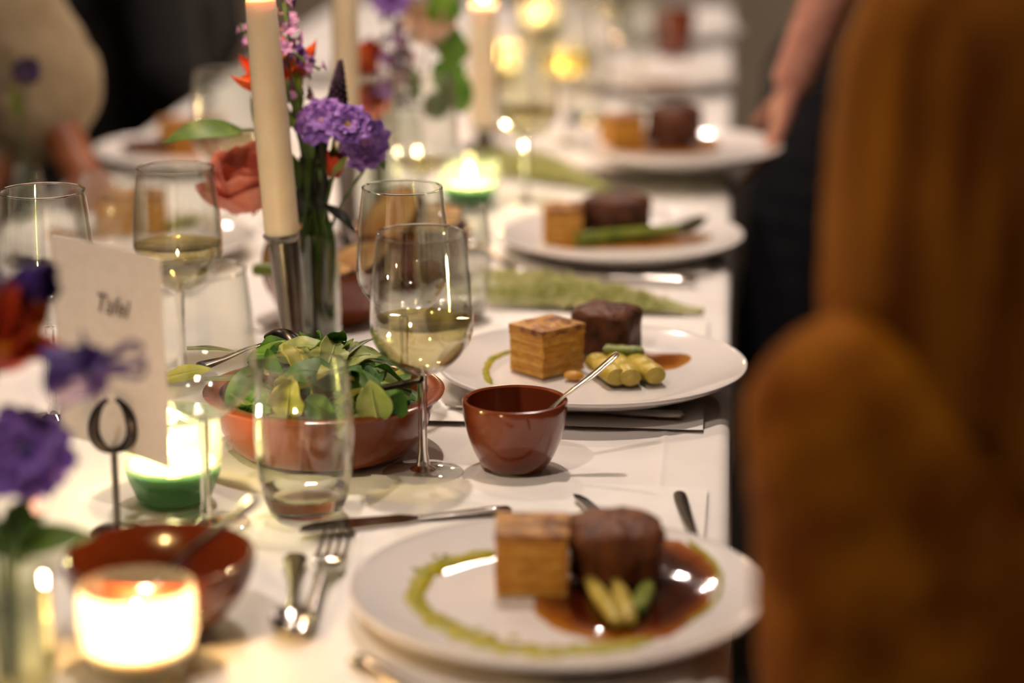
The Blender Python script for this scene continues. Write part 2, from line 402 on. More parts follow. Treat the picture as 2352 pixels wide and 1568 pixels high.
# paper placemats
def placemat(corners, label):
    c = V((sum(p[0] for p in corners) / 4, sum(p[1] for p in corners) / 4, ZT))
    a, b, d, e = [V((p[0], p[1], ZT)) - c for p in corners]
    def f(u, v):
        p = (a * (1 - u) + b * u) * (1 - v) + (e * (1 - u) + d * u) * v
        return p + V((0, 0, 0.0012 + 0.0008 * noise.noise(p * 14 + c) + 0.0012 * max(0, abs(2 * v - 1) - 0.88) + 0.001 * max(0, abs(2 * u - 1) - 0.9)))
    o = MB().sheet(f, 24, 24, 0.0004).build('paper_placemat', 'paper', loc=c)
    return tag(o, label, 'placemat', 'white paper placemats')
PM_T = 0.0022
placemat([(-0.246, 1.27), (-0.012, 1.27), (-0.006, 1.735), (-0.280, 1.742)], 'white paper placemat under the nearest plate')
placemat([(-0.285, 1.90), (-0.012, 1.895), (-0.012, 2.29), (-0.285, 2.30)], 'white paper placemat under the plate behind the small brown cup')
placemat([(-0.285, 2.50), (-0.014, 2.49), (-0.014, 2.90), (-0.285, 2.90)], 'white paper placemat under the plate with the long green asparagus stalk')
placemat([(-0.295, 3.12), (-0.016, 3.12), (-0.016, 3.52), (-0.295, 3.52)], 'white paper placemat below the plate the waiter is holding')
placemat([(-0.865, 2.36), (-0.57, 2.36), (-0.57, 2.76), (-0.865, 2.76)], 'white paper placemat under the plate behind the two left wine glasses')

# ------------------------------------------------------------------ tableware builders
PR = 0.1425
def pz(r): return 0.0075 + (0.0145 * ((r - 0.09) / 0.0525) ** 1.7 if r > 0.09 else 0.0)
def plate_mb():
    prof = [(0, 0.0025), (0.078, 0.0025), (0.080, 0.0), (0.086, 0.0), (0.089, 0.003)]
    for k in range(1, 9):
        r = 0.089 + (PR - 0.001 - 0.089) * k / 8; prof.append((r, pz(r) - 0.0062 + 0.0024 * k / 8))
    for k in range(5):
        a = -PI / 2 + PI * k / 4; prof.append((PR - 0.001 + 0.0018 * math.cos(a), pz(PR) - 0.002 + 0.002 * math.sin(a)))
    for k in range(20, -1, -1):
        r = 0.088 + (PR - 0.0015 - 0.088) * k / 20; prof.append((r, pz(r)))
    prof += [(0.05, 0.0072), (0, 0.007)]
    return MB().lathe(prof, 96)
PLATE_MESH = plate_mb().mesh('dinner_plate', 'porcelain')
def plate(c, label, tilt=(0, 0)):
    o = bpy.data.objects.new('dinner_plate', PLATE_MESH); COL.objects.link(o); o.location = c; o.rotation_euler = (tilt[0], tilt[1], 0)
    return tag(o, label, 'plate', 'white dinner plates')

def rim_bead(t, r, z, q=0.0009):
    MB().lathe([(r + q * math.cos(a), z + q * math.sin(a)) for a in [2 * PI * k / 8 for k in range(9)]], 64).build('rim', 'glass_solid', t)
def wine_glass(label, loc, wine=None, s=1.0):
    t = thing('wine_glass', label, 'wine glass', loc, random.uniform(0, 6), 'wine glasses')
    rim, mx = 0.0355 * s, 0.0418 * s; zb, H = 0.082 * s, 0.2 * s
    out = []
    N = 18
    for k in range(N + 1):
        u = k / N; z = zb + (H - zb) * u
        zm = 0.36
        if u < zm: r = mx * math.sin(PI / 2 * (u / zm)) ** 0.62 if u > 0 else 0.004 * s
        else:
            q = (u - zm) / (1 - zm); r = mx - (mx - rim) * (q * q * (1.5 - 0.5 * q))
        out.append((max(r, 0.0042 * s), z))
    th = 0.0009
    inn = [(max(r - th, 0.0), z + (0.004 if i == 0 else th * (1 - i / N))) for i, (r, z) in enumerate(out)]
    inn[0] = (0, zb + 0.0045)
    prof = [(0, zb)] + out + [(rim - th / 2, H + 0.0004)] + inn[::-1]
    MB().lathe(prof, 48).build('bowl', 'glass', t)
    sp = [(0, zb + 0.003), (0.0045 * s, zb + 0.002), (0.0043 * s, zb - 0.006), (0.0036 * s, 0.055 * s), (0.0037 * s, 0.02), (0.0055 * s, 0.0075), (0.011, 0.0040), (0, 0.0035)]
    MB().lathe(sp, 24).build('stem', 'glass_solid', t)
    MB().lathe([(0, 0.0006), (0.032 * s, 0.0004), (0.0335 * s, 0.0011), (0.032 * s, 0.0019), (0.018, 0.0030), (0.008, 0.0045), (0, 0.0046)], 48).build('foot', 'glass', t)
    rim_bead(t, rim - th / 2, H + 0.0012)
    if wine:
        zl = zb + (H - zb) * wine
        wp = [(0, zb + 0.0052)] + [(r - 0.0004, z) for r, z in inn[1:] if z < zl - 0.001]
        r_at = next((r for r, z in inn if z >= zl), mx) - 0.0004
        wp += [(r_at, zl + 0.0006), (r_at - 0.001, zl), (0, zl)]
        MB().lathe(wp, 48).build('wine', 'wine', t)
    return t
def tumbler(label, loc, s=1.0):
    t = thing('water_tumbler', label, 'tumbler', loc, 0, 'water tumblers')
    out = [(0.0265, 0.0), (0.0295, 0.002), (0.0325, 0.012), (0.0360, 0.028), (0.0385, 0.048), (0.0392, 0.066), (0.0385, 0.084), (0.0368, 0.102), (0.0345, 0.118)]
    out = [(r * s, z * s) for r, z in out]; th = 0.0012
    inn = [(r - th, z) for r, z in out if z > 0.014 * s]
    prof = [(0, 0.0004)] + out + [(out[-1][0] - th / 2, out[-1][1] + 0.0006)] + inn[::-1] + [(0.027 * s, 0.0165 * s), (0.018 * s, 0.0142 * s), (0, 0.0138 * s)]
    MB().lathe([(0, 0.0142 * s), (0.0180 * s, 0.0145 * s), (0.0268 * s, 0.0168 * s), (0.0322 * s, 0.0195 * s)] + [p for p in inn if p[1] > 0.02 * s] + [(out[-1][0] - th / 2, out[-1][1] + 0.0006)] + [p for p in out[::-1] if p[1] > 0.02 * s] + [(0.0340 * s, 0.0192 * s), (0.0322 * s, 0.0195 * s)], 56).build('glass_wall', 'glass', t)
    rim_bead(t, out[-1][0] - th / 2, out[-1][1] + 0.0013)
    MB().lathe([(0, 0.0006), (0.0255 * s, 0.0004), (0.029 * s, 0.002), (0.0325 * s, 0.012), (0.0339 * s, 0.019), (0.0322 * s, 0.0195 * s), (0.0268 * s, 0.0164 * s), (0.018 * s, 0.0141 * s), (0, 0.0138 * s)], 56).build('glass_base', 'glass_solid', t)
    return t
def round_bowl(name, label, cat, loc, R, H, rb, m, group=None, th=0.0045, flare=0.55, lip=0.0):
    prof = [(0, 0.001), (rb - 0.003, 0.001), (rb, 0.0)]
    N = 12
    for k in range(1, N + 1):
        u = k / N; prof.append((rb + (R - rb) * math.sin(PI / 2 * u) ** flare if flare < 1 else rb + (R - rb) * u ** (1 / flare), H * u))
    if lip: prof += [(R + lip, H - 0.002), (R + lip + 0.001, H + 0.0005), (R + lip * 0.5, H + 0.002)]
    else: prof += [(R - th * 0.15, H + 0.0012), (R - th * 0.6, H + 0.0014)]
    for k in range(N, -1, -1):
        u = k / N; r = rb + (R - rb) * (math.sin(PI / 2 * u) ** flare if flare < 1 else u ** (1 / flare))
        prof.append((max(r - th, 0.002), max(H * u, th)))
    prof.append((0, th))
    o = MB().lathe(prof, 64).build(name, m, loc=loc)
    return tag(o, label, cat, group)

# cutlery: local x runs from handle end (0) to tip
def knife(label, p0, p1, z=ZT, group='table knives', L=0.215, zt=None, w=1.0):
    d = V((p1[0] - p0[0], p1[1] - p0[1], (zt or z) - z)); t = thing('table_knife', label, 'knife', (0, 0, 0), 0, group)
    t.matrix_world = frame((p0[0], p0[1], z), d)
    k = L / 0.215
    hp = [(0, 0.0, 0.003), (0.003, 0, 0.0075), (0.02, 0, 0.0085), (0.06, 0, 0.0062), (0.088, 0, 0.0052), (0.096, 0, 0.0052)]
    MB().tube([(x * k, 0, 0.0036) for x, _, _ in hp], [r for _, _, r in hp], 12, flat=0.42).build('handle', 'steel', t)
    ol = [(0.094, -0.004), (0.11, -0.0085), (0.16, -0.0100), (0.195, -0.0085), (0.210, -0.0035), (0.215, 0.004), (0.205, 0.0072), (0.16, 0.0078), (0.11, 0.0068), (0.094, 0.004)]
    MB().prism([(x * k, y * w) for x, y in ol], 0.0028, 0.0044).build('blade', 'steel', t, smooth=False)
    return t
def fork(label, p0, p1, z=ZT, L=0.205, zt=None, group='table forks', m='steel'):
    d = V((p1[0] - p0[0], p1[1] - p0[1], (zt if zt is not None else z) - z)); t = thing('table_fork', label, 'fork', (0, 0, 0), 0, group)
    t.matrix_world = frame((p0[0], p0[1], z), d); k = L / 0.205
    hp = [(0, 0.002, 0.004), (0.004, 0.002, 0.0078), (0.03, 0.003, 0.0076), (0.08, 0.006, 0.0042), (0.115, 0.009, 0.0034), (0.13, 0.009, 0.0045)]
    MB().tube([(x * k, 0, h) for x, h, _ in hp], [r for _, _, r in hp], 12, flat=0.35).build('handle', m, t)
    def root(u, v):
        x = 0.126 + 0.034 * u; wd = 0.0040 + 0.0078 * math.sin(PI / 2 * min(1, u * 1.5)); s = v * 2 - 1
        return V((x * k, wd * s, 0.009 - 0.005 * math.sin(PI * u * 0.8) + 0.0015 * s * s))
    fr_ = MB().sheet(root, 10, 8, 0.0016).build('fork_root', m, t)
    for i in range(4):
        y = (i - 1.5) * 0.0064
        MB().tube([(0.158 * k, y, 0.0065), (0.172 * k, y, 0.0068), (0.188 * k, y, 0.0095), (0.204 * k, y * 0.94, 0.0145)], [0.0019, 0.0018, 0.0016, 0.0008], 6).build('tine', m, fr_)
    return t
def spoon(label, p0, p1, z=ZT, L=0.20, zt=None, group='table spoons', m='steel', bowl_w=0.020, fiddle=1.0, down=False):
    d = V((p1[0] - p0[0], p1[1] - p0[1], (zt if zt is not None else z) - z)); t = thing('spoon', label, 'spoon', (0, 0, 0), 0, group)
    t.matrix_world = frame((p0[0], p0[1], z), d, (0, 0, -1) if down else (0, 0, 1)); k = L / 0.2
    sg = -1 if down else 1
    hp = [(0, 0.003, 0.004), (0.004, 0.003, 0.0085 * fiddle), (0.012, 0.003, 0.0092 * fiddle), (0.05, 0.004, 0.0048), (0.10, 0.008, 0.0032), (0.145, 0.008, 0.0040)]
    MB().tube([(x * k, 0, sg * h) for x, h, _ in hp], [r for _, _, r in hp], 12, flat=0.36).build('handle', m, t)
    def bowl(u, v):
        x = 0.140 + 0.060 * u; s = v * 2 - 1; wd = bowl_w * math.sqrt(max(0.02, 1 - (u * 2 - 1) ** 2)) * (1 - 0.12 * u)
        return V((x * k, wd * s, (0.008 if not down else -0.008) - 0.0075 * (1 - s * s) * math.sin(PI * u)))
    MB().sheet(bowl, 14, 10, 0.0013).build('spoon_bowl', m, t)
    return t

# food
def gratin(label, c, rz, size=(0.05, 0.05, 0.045), group='potato gratin blocks', layers=9):
    t = thing('potato_gratin', label, 'potato gratin', c, rz, group)
    rnd = random.Random(label)
    hz = size[2] / layers
    for i in range(layers):
        sx = size[0] * (1 + rnd.uniform(-0.03, 0.03)); sy = size[1] * (1 + rnd.uniform(-0.03, 0.03)); z0 = i * hz
        bv = 0.0012; ol = []
        for k in range(40):
            side = k // 10; q = (k % 10) / 10 * 2 - 1; j = rnd.uniform(-0.0006, 0.0006)
            ol.append([(q * sx / 2, -sy / 2 + j), (sx / 2 + j, q * sy / 2), (-q * sx / 2, sy / 2 + j), (-sx / 2 + j, -q * sy / 2)][side])
        m = MB(); n = 40
        vs = [(x * .985, y * .985, z0) for x, y in ol] + [(x, y, z0 + hz * .3) for x, y in ol] + [(x, y, z0 + hz * .75) for x, y in ol] + [(x * .985, y * .985, z0 + hz * 1.03) for x, y in ol]
        fs = [tuple(range(n - 1, -1, -1))]
        for r in range(3): fs += [(r * n + a, r * n + (a + 1) % n, (r + 1) * n + (a + 1) % n, (r + 1) * n + a) for a in range(n)]
        if i < layers - 1: fs.append(tuple(range(3 * n, 4 * n))); m.add(vs, fs)
        else:        # browned top with an uneven surface
            m.add(vs, fs)
            def f(u, v):
                e = min(u, 1 - u, v, 1 - v)
                p = V(((u - .5) * sx, (v - .5) * sy, 0)); return p + V((0, 0, z0 + hz * 0.98 + 0.0028 * min(1, e * 6) * (0.5 + noise.noise(p * 90 + V(c) * 9))))
            m.sheet(f, 16, 16, 0.0012)
        m.build('potato_layer', 'potato_crust' if i == layers - 1 else ('potato' if i % 2 else 'potato_pale'), t, smooth=False)
    return t
def beef(label, c, rz, r=(0.032, 0.028, 0.048), m='beef', seed=0, square=0.5):
    b = MB(); nz, ns = 18, 40; vs = []; fs = []
    for i in range(nz + 1):
        u = i / nz
        prof = min(1, (u / 0.10) ** 0.4 if u < 0.10 else 1, (max(0, 1 - ((u - 0.78) / 0.22) ** 2.2)) ** 0.5 if u > 0.78 else 1)
        prof = max(prof, 0.02)
        for k in range(ns):
            a = 2 * PI * k / ns; e = 2 + 2 * square
            rr = (abs(math.cos(a)) ** e + abs(math.sin(a)) ** e) ** (-1 / e)
            q = V((math.cos(a) * rr, math.sin(a) * rr, u * 2))
            wob = 1 + 0.16 * noise.noise(q * 1.1 + V((seed, 0, 0))) + 0.07 * noise.noise(V((q.x * 7, q.y * 7, u * 1.5 + seed)))
            lean = 0.12 * u
            vs.append(V((q.x * r[0] * prof * wob + lean * r[0], q.y * r[1] * prof * wob, r[2] * (u + 0.05 * noise.noise(q * 2 + V((0, seed, 0))) * (u > 0.6)))))
    for i in range(nz):
        for k in range(ns):
            fs.append((i * ns + k, i * ns + (k + 1) % ns, (i + 1) * ns + (k + 1) % ns, (i + 1) * ns + k))
    fs.append(tuple(range(ns - 1, -1, -1))); fs.append(tuple(nz * ns + k for k in range(ns)))
    b.add(vs, fs)
    o = b.build('braised_beef', m, loc=c); o.rotation_euler = (0, 0, rz)
    return tag(o, label, 'beef', 'braised beef chunks')
def sauce(label, pc, pts, m='jus', h=0.0016, seed=1.0, name='gravy_pool'):
    """pts: outline in plate-centred metres, lies on the plate surface"""
    ol = [p for p in spline([V((x, y, 0)) for x, y in pts] + [V((pts[0][0], pts[0][1], 0))], 8)][:-1]
    c = sum(ol, V((0, 0, 0))) / len(ol); b = MB(); n = len(ol); R = 10; vs = [c.copy()]; g = [0.0]; fs = []
    for i in range(1, R + 1):
        t = i / R
        for p in ol:
            q = c + (p - c) * t * (1 + 0.05 * noise.noise(p * 60 + V((seed, 0, 0))))
            vs.append(q); g.append(t)
    out = []
    for q, t in zip(vs, g):
        out.append(V((q.x, q.y, pz(V((q.x, q.y)).length) - 0.0004 + (h + 0.0004) * (1 - t ** 5) * (1 + 0.3 * noise.noise(q * 40)))))
    for k in range(n):
        fs.append((0, 1 + k, 1 + (k + 1) % n))
        for i in range(R - 1): a = 1 + i * n; fs.append((a + k, a + n + k, a + n + (k + 1) % n, a + (k + 1) % n))
    b.add(out, fs, None, g)
    o = b.build(name, m, loc=pc)
    return tag(o, label, 'sauce', 'gravy pools on the plates')
def drizzle(label, pc, path, width=0.006, drops=(), m='herb_oil', widths=None):
    pts = spline([V((p[0], p[1], widths[i] if widths else width)) for i, p in enumerate(path)], 10); wds = [p.z for p in pts]; pts = [V((p.x, p.y, 0)) for p in pts]; b = MB(); n = len(pts)
    t = thing('herb_oil_drizzle', label, 'herb oil', pc, 0, 'green herb oil drizzles')
    vs = []; fs = []; K = 7
    for i, p in enumerate(pts):
        tg = (pts[min(i + 1, n - 1)] - pts[max(i - 1, 0)]).normalized(); nr = V((-tg.y, tg.x, 0))
        e = min(1, (min(i, n - 1 - i) + 0.3) / 4) ** 0.5; width = wds[i]
        wl = width / 2 * e * (1 + 0.7 * noise.noise(p * 130 + V((3, 0, 0)))); wr = width / 2 * e * (1 + 0.7 * noise.noise(p * 130 + V((9, 0, 0))))
        for k in range(K):
            s = k / (K - 1) * 2 - 1; q = p + nr * (s * (wr if s > 0 else wl))
            vs.append(V((q.x, q.y, pz(q.length) + 0.0001 + 0.0016 * math.sqrt(max(0, 1 - s * s)))))
    for i in range(n - 1):
        for k in range(K - 1): fs.append((i * K + k, (i + 1) * K + k, (i + 1) * K + k + 1, i * K + k + 1))
    b.add(vs, fs); b.build('streak', m, t)
    for x, y, r in drops:
        MB().ball((x, y, pz(math.hypot(x, y))), (r, r * 0.8, 0.0012), None, 12, 6).build('drop', m, t)
    return t
def leek(label, c, d, L, r=0.006, m='leek', taper_=False, group='leek pieces'):
    d = V(d).normalized(); x0 = -L / 2
    b = MB(); N = 14; pts = [(x0 + L * i / N, 0, r * 0.9) for i in range(N + 1)]
    if taper_:
        rad = [r * (0.45 + 0.55 * math.sin(PI * (0.06 + 0.86 * i / N)) ** 0.8) for i in range(N + 1)]
        b.tube(pts, rad, 12, flat=0.7)
    else:           # a cut chunk: outer leaf sheath, inner layers showing at the cut ends
        rad = [r * (0.94 + 0.06 * min(1, i, N - i)) * (1 + 0.05 * math.sin(i * 1.3)) for i in range(N + 1)]
        b.tube(pts, rad, 14, flat=0.8)
        for q, f_ in ((0.0012, .74), (0.0022, .46)):
            b.tube([(x0 - q, 0, r * .9), (x0 + L + q, 0, r * .9)], [r * f_] * 2, 12, flat=0.8)
    o = b.build('leek_piece', m); o.matrix_world = frame(c, d)
    return tag(o, label, 'leek', group)

# ------------------------------------------------------------------ plates with food
def rel(pc, px, py, z=0.009):
    for _ in range(6):
        p = on(px, py, z); x, y = p.x - pc.x, p.y - pc.y; r = math.hypot(x, y)
        z = pc.z - TOP + pz(min(r, 0.138))
    if r > 0.134: x, y = x * 0.134 / r, y * 0.134 / r
    return (x, y)
def fp(pc, px, py, dz=0.0088): p = on(px, py, 0.0088 + (pc.z - TOP)); return V((p.x, p.y, pc.z + dz))

# nearest plate
c1 = on(1283, 1347, 0.022); c1.z = ZT + PM_T
plate(c1, 'white dinner plate nearest the camera, with beef, gratin and a ring of green oil')
gratin('golden potato gratin block on the nearest plate', fp(c1, 1222, 1340), math.radians(4), (0.050, 0.048, 0.044))
beef('thick brown braised beef chunk on the nearest plate', fp(c1, 1405, 1322), math.radians(10), (0.0315, 0.030, 0.046), 'beef', 2.0, 0.9)
sauce('dark brown gravy pool on the nearest plate', c1, [rel(c1, *p) for p in [(1225, 1375), (1235, 1420), (1300, 1455), (1400, 1475), (1520, 1470), (1610, 1420), (1650, 1340), (1640, 1280), (1590, 1235), (1510, 1215), (1420, 1260), (1330, 1310)]], 'jus', 0.0018)
drizzle('ring of green herb oil on the left of the nearest plate', c1, [rel(c1, *p) for p in [(1132, 1268), (1060, 1285), (1000, 1305), (965, 1340), (955, 1375), (975, 1405), (1030, 1440), (1110, 1475), (1200, 1495), (1320, 1495), (1440, 1480), (1500, 1472)]], 0.0135,
        [(*rel(c1, 998, 1275), 0.0028), (*rel(c1, 952, 1306), 0.003), (*rel(c1, 940, 1372), 0.0032), (*rel(c1, 1022, 1273), 0.0024), (*rel(c1, 1180, 1462), 0.004), (*rel(c1, 1100, 1445), 0.0035)], widths=[.016, .014, .014, .013, .014, .016, .020, .022, .022, .022, .018, .012])
drizzle('thin edge of green herb oil right of the gravy on the nearest plate', c1, [rel(c1, *p) for p in [(1590, 1235), (1640, 1290), (1655, 1345), (1630, 1395), (1570, 1435)]], 0.004)
for i, (a, b, L, lab, mm) in enumerate([((1352, 1348), (1418, 1452), 0.034, 'longest pale leek strip in front of the beef on the nearest plate', 'leek'), ((1415, 1358), (1448, 1448), 0.030, 'middle leek strip in front of the beef on the nearest plate', 'leek'), ((1490, 1362), (1462, 1425), 0.024, 'short green leek strip right of the other two on the nearest plate', 'leek_green')]):
    A, B = fp(c1, *a), fp(c1, *b); leek(lab, (A + B) / 2 + V((0, 0, 0.0012)), B - A, max(L, (B - A).length), 0.0066, mm, True)

# second plate
c2 = on(1360, 843, 0.022); c2.z = ZT + PM_T + 0.004
plate(c2, 'white dinner plate behind the small brown cup, second from the camera', (0.0, 0.0))
gratin('golden layered potato gratin block on the plate behind the brown cup', fp(c2, 1256, 848), math.radians(47), (0.052, 0.046, 0.044))
beef('dark beef chunk beside the gratin on the plate behind the brown cup', fp(c2, 1382, 812), math.radians(-20), (0.032, 0.028, 0.050), 'beef_dark', 5.0, 0.6)
sauce('glossy gravy pool right of the beef on the plate behind the brown cup', c2, [rel(c2, *p) for p in [(1420, 830), (1450, 800), (1500, 785), (1560, 795), (1592, 820), (1560, 845), (1500, 855), (1440, 860)]], 'jus_thin', 0.0016, 3.0)
drizzle('short curve of green herb oil left of the gratin behind the cup', c2, [rel(c2, *p) for p in [(1172, 805), (1135, 822), (1118, 845), (1120, 868), (1128, 882)]], 0.0065)
for a, b, lab in [((1365, 850), (1420, 892), 'yellowish leek chunk nearest the cup on the second plate'), ((1410, 845), (1450, 893), 'middle leek chunk in the heap of three on the second plate'), ((1455, 848), (1508, 888), 'rightmost leek chunk in the heap of three on the second plate')]:
    A, B = fp(c2, *a), fp(c2, *b); leek(lab, (A + B) / 2, B - A, (B - A).length * .92, 0.0108, 'leek')
A, B = fp(c2, 1395, 848), fp(c2, 1470, 852); leek('green leek chunk lying across the top of the heap on the second plate', (A + B) / 2 + V((0, 0, 0.013)), B - A, 0.034, 0.0065, 'leek_green')
o = MB().ball((0, 0, 0.004), (0.010, 0.006, 0.005), None, 9, 5).build('potato_crumb', 'potato_pale', loc=fp(c2, 1318, 872)); tag(o, 'broken golden crumb of potato beside the gratin on the second plate', 'potato')

# third plate
c3 = on(1428, 537, 0.022); c3.z = ZT + PM_T
plate(c3, 'white dinner plate with a long asparagus stalk, third from the camera', (0.0, 0.0))
gratin('shaded potato gratin block on the third plate', fp(c3, 1292, 552), math.radians(8), (0.045, 0.045, 0.042))
beef('tall brown beef chunk in the middle of the third plate', fp(c3, 1405, 540), math.radians(5), (0.042, 0.030, 0.052), 'beef_dark', 9.0, 0.1)
sauce('orange brown gravy pool on the third plate', c3, [rel(c3, *p) for p in [(1240, 556), (1300, 572), (1400, 572), (1500, 570), (1600, 560), (1640, 540), (1600, 515), (1520, 505), (1440, 520), (1300, 535)]], 'jus_thin', 0.0015, 6.0)
A, B = fp(c3, 1325, 566), fp(c3, 1560, 548)
t = thing('asparagus_stalk', 'long green asparagus stalk lying in front of the beef on the third plate', 'asparagus', (0, 0, 0)); t.matrix_world = frame(A + V((0, 0, 0.008)), B - A)
L = (B - A).length
MB().tube([(0, 0, 0), (L * .3, 0.002, 0.001), (L * .7, 0, 0.003), (L, -0.002, 0.004)], [0.0085, 0.0085, 0.0075, 0.0065], 12).build('stalk', 'leek_green', t)
MB().tube([(L * .98, -0.002, 0.004), (L + .012, -0.002, 0.007), (L + .026, 0, 0.012), (L + .036, 0, 0.016)], [0.0068, 0.009, 0.007, 0.001], 12).build('tip', 'asparagus_tip', t)

# fourth plate, held by the waiter
c4 = on(1557, 334, 0.045); c4.z = TOP + 0.026
plate(c4, 'white dinner plate held at its edge by the waiter', (0.0, 0.0))
def fp4(px, py): p = on(px, py, 0.035); return V((p.x, p.y, c4.z + 0.0085))
gratin('potato gratin block on the plate held by the waiter', fp4(1428, 333), math.radians(25), (0.05, 0.045, 0.042))
beef('dark beef chunk on the plate held by the waiter', fp4(1545, 332), math.radians(0), (0.038, 0.03, 0.060), 'beef_dark', 13.0, 0.1)
def rel4(px, py): p = on(px, py, 0.035); return (p.x - c4.x, p.y - c4.y)
sauce('thin gravy pool on the plate held by the waiter', c4, [rel4(*p) for p in [(1395, 345), (1480, 352), (1600, 352), (1660, 340), (1640, 320), (1560, 318), (1460, 322)]], 'jus_thin', 0.0015, 8.0)

# left side plates
c5 = on(446, 336, 0.022); c5.z = ZT
plate(c5, 'white dinner plate at the far left, behind the arching green leaf')
gratin('golden gratin block on the far left plate', fp(c5, 440, 330), math.radians(14), (0.095, 0.055, 0.036))
sauce('orange gravy spread over the far left plate', c5, [rel(c5, *p) for p in [(280, 345), (340, 358), (450, 362), (560, 355), (590, 335), (540, 318), (440, 308), (340, 318)]], 'jus_thin', 0.0016, 12.0)
beef('low dark beef piece on the far left plate', fp(c5, 335, 345), 0.3, (0.035, 0.022, 0.016), 'beef_dark', 15.0)
c6 = on(300, 545, 0.022); c6.z = ZT + PM_T
plate(c6, 'white dinner plate behind the wine glasses on the left')
gratin('golden gratin block on the plate behind the left wine glasses', fp(c6, 305, 528), math.radians(12), (0.080, 0.055, 0.046))
sauce('small gravy patch on the plate behind the left wine glasses', c6, [rel(c6, *p) for p in [(95, 530), (150, 545), (230, 548), (250, 530), (180, 515), (120, 515)]], 'jus_thin', 0.0015, 16.0)
A, B = fp(c6, 350, 535), fp(c6, 470, 515); leek('pale leek strip on the plate behind the left wine glasses', (A + B) / 2, B - A, 0.06, 0.007, 'leek_green')
# far right row
for (x, y, lab, seed) in [(-0.125, 3.93, 'beyond the plate the waiter holds', 21.0), (-0.11, 4.60, 'last of the row at the far end of the table', 25.0)]:
    c = V((x, y, ZT)); plate(c, 'white dinner plate ' + lab)
    if seed < 23: sauce('gravy pool on the plate ' + lab, c, [(-.05, -.04), (.03, -.05), (.07, 0), (.04, .04), (-.03, .03)], 'jus_thin', 0.0015, seed)
c9 = V((-0.69, 4.04, ZT)); plate(c9, 'white dinner plate at the far left table edge, in front of the guest in black')

# ------------------------------------------------------------------ bowls, cup, dishes
cup = on(1183, 923, 0.055); cup.z = ZT
round_bowl('sauce_cup', 'small glossy brown earthenware cup with a spoon, in front of the second plate', 'cup', cup, 0.0435, 0.056, 0.0255, 'terracotta', th=0.004, flare=0.72)
big = on(366, 1275, 0.052); big.z = ZT
round_bowl('sauce_bowl', 'reddish brown earthenware bowl with a spoon, at the near left', 'bowl', big, 0.0645, 0.052, 0.030, 'terracotta_dark', th=0.0045, flare=0.75)
dish = V((-0.331, 1.815, ZT))
round_bowl('salad_dish', 'wide shallow terracotta dish full of green salad', 'dish', dish, 0.093, 0.052, 0.066, 'terracotta_orange', th=0.005, flare=0.5, lip=0.008)
dish2 = V((-0.405, 2.265, ZT))
round_bowl('bread_bowl', 'brown earthenware bowl of bread behind the candlestick', 'bowl', dish2, 0.068, 0.056, 0.045, 'terracotta', th=0.005, flare=0.8)
dish3 = V((-0.345, 2.46, ZT))
round_bowl('bread_bowl', 'brown earthenware bowl of bread seen behind the empty middle wine glass', 'bowl', dish3, 0.068, 0.056, 0.045, 'terracotta', th=0.005, flare=0.8)
cupf = V((-0.10, 4.40, ZT)); cupf = on(1545, 125, 0.0); cupf.z = ZT
round_bowl('sauce_cup', 'tall brown earthenware cup standing far off near the table end', 'cup', cupf, 0.042, 0.085, 0.032, 'terracotta', th=0.004, flare=0.72)

# bread pieces
def bread(label, c, d, s=(0.05, 0.03, 0.022), tilt=0.3):
    t = thing('bread_slice', label, 'bread', (0, 0, 0), 0, 'bread in the bowls'); t.matrix_world = frame(c, d, (0.3, -0.4, 1))
    ol = [(s[0] * math.cos(a) * 0.5 * (1 + 0.06 * math.sin(3 * a)), s[1] * math.sin(a) * (0.55 if math.sin(a) > 0 else 0.45)) for a in [2 * PI * k / 22 for k in range(22)]]
    MB().prism(ol, -s[2] / 2, s[2] / 2).build('crumb', 'bread', t)
    m = MB(); n = 22
    vs = [(x * 1.04, y * 1.04, z) for z in (-s[2] / 2 - .0005, s[2] / 2 + .0005) for x, y in ol] + [(x * 0.97, y * 0.97, z) for z in (-s[2] / 2 - .0012, s[2] / 2 + .0012) for x, y in ol]
    fs = [(i, (i + 1) % n, n + (i + 1) % n, n + i) for i in range(n)] + [(i, 2 * n + i, 2 * n + (i + 1) % n, (i + 1) % n) for i in range(n)] + [(n + i, n + (i + 1) % n, 3 * n + (i + 1) % n, 3 * n + i) for i in range(n)]
    m.add(vs, fs).build('crust', 'bread_crust', t)
    return t
bread('large bread slice leaning in the bowl behind the candlestick', dish2 + V((-0.038, 0.0, 0.062)), (0.2, 0.3, 0.9), (0.085, 0.055, 0.022))
bread('bread slice at the right of the bowl behind the candlestick', dish2 + V((0.030, 0.01, 0.052)), (0.9, 0.1, 0.35), (0.07, 0.05, 0.02))
bread('bread slice lying across the bowl behind the candlestick', dish2 + V((0.0, -0.025, 0.045)), (0.8, -0.5, 0.1), (0.07, 0.045, 0.02))
bread('bread slice standing in the bowl behind the middle wine glass', dish3 + V((-0.02, 0.0, 0.060)), (0.6, 0.2, 0.7), (0.085, 0.055, 0.022))
bread('bread slice lying flat in the bowl behind the middle wine glass', dish3 + V((0.02, 0.01, 0.055)), (0.9, 0.3, 0.1), (0.075, 0.05, 0.022))
A = dish2 + V((-0.055, -0.05, 0.055)); leek('green vegetable stick on the rim of the bowl behind the candlestick', A + V((0.03, 0, 0)), (1, 0.05, 0.02), 0.085, 0.008, 'leek_green')

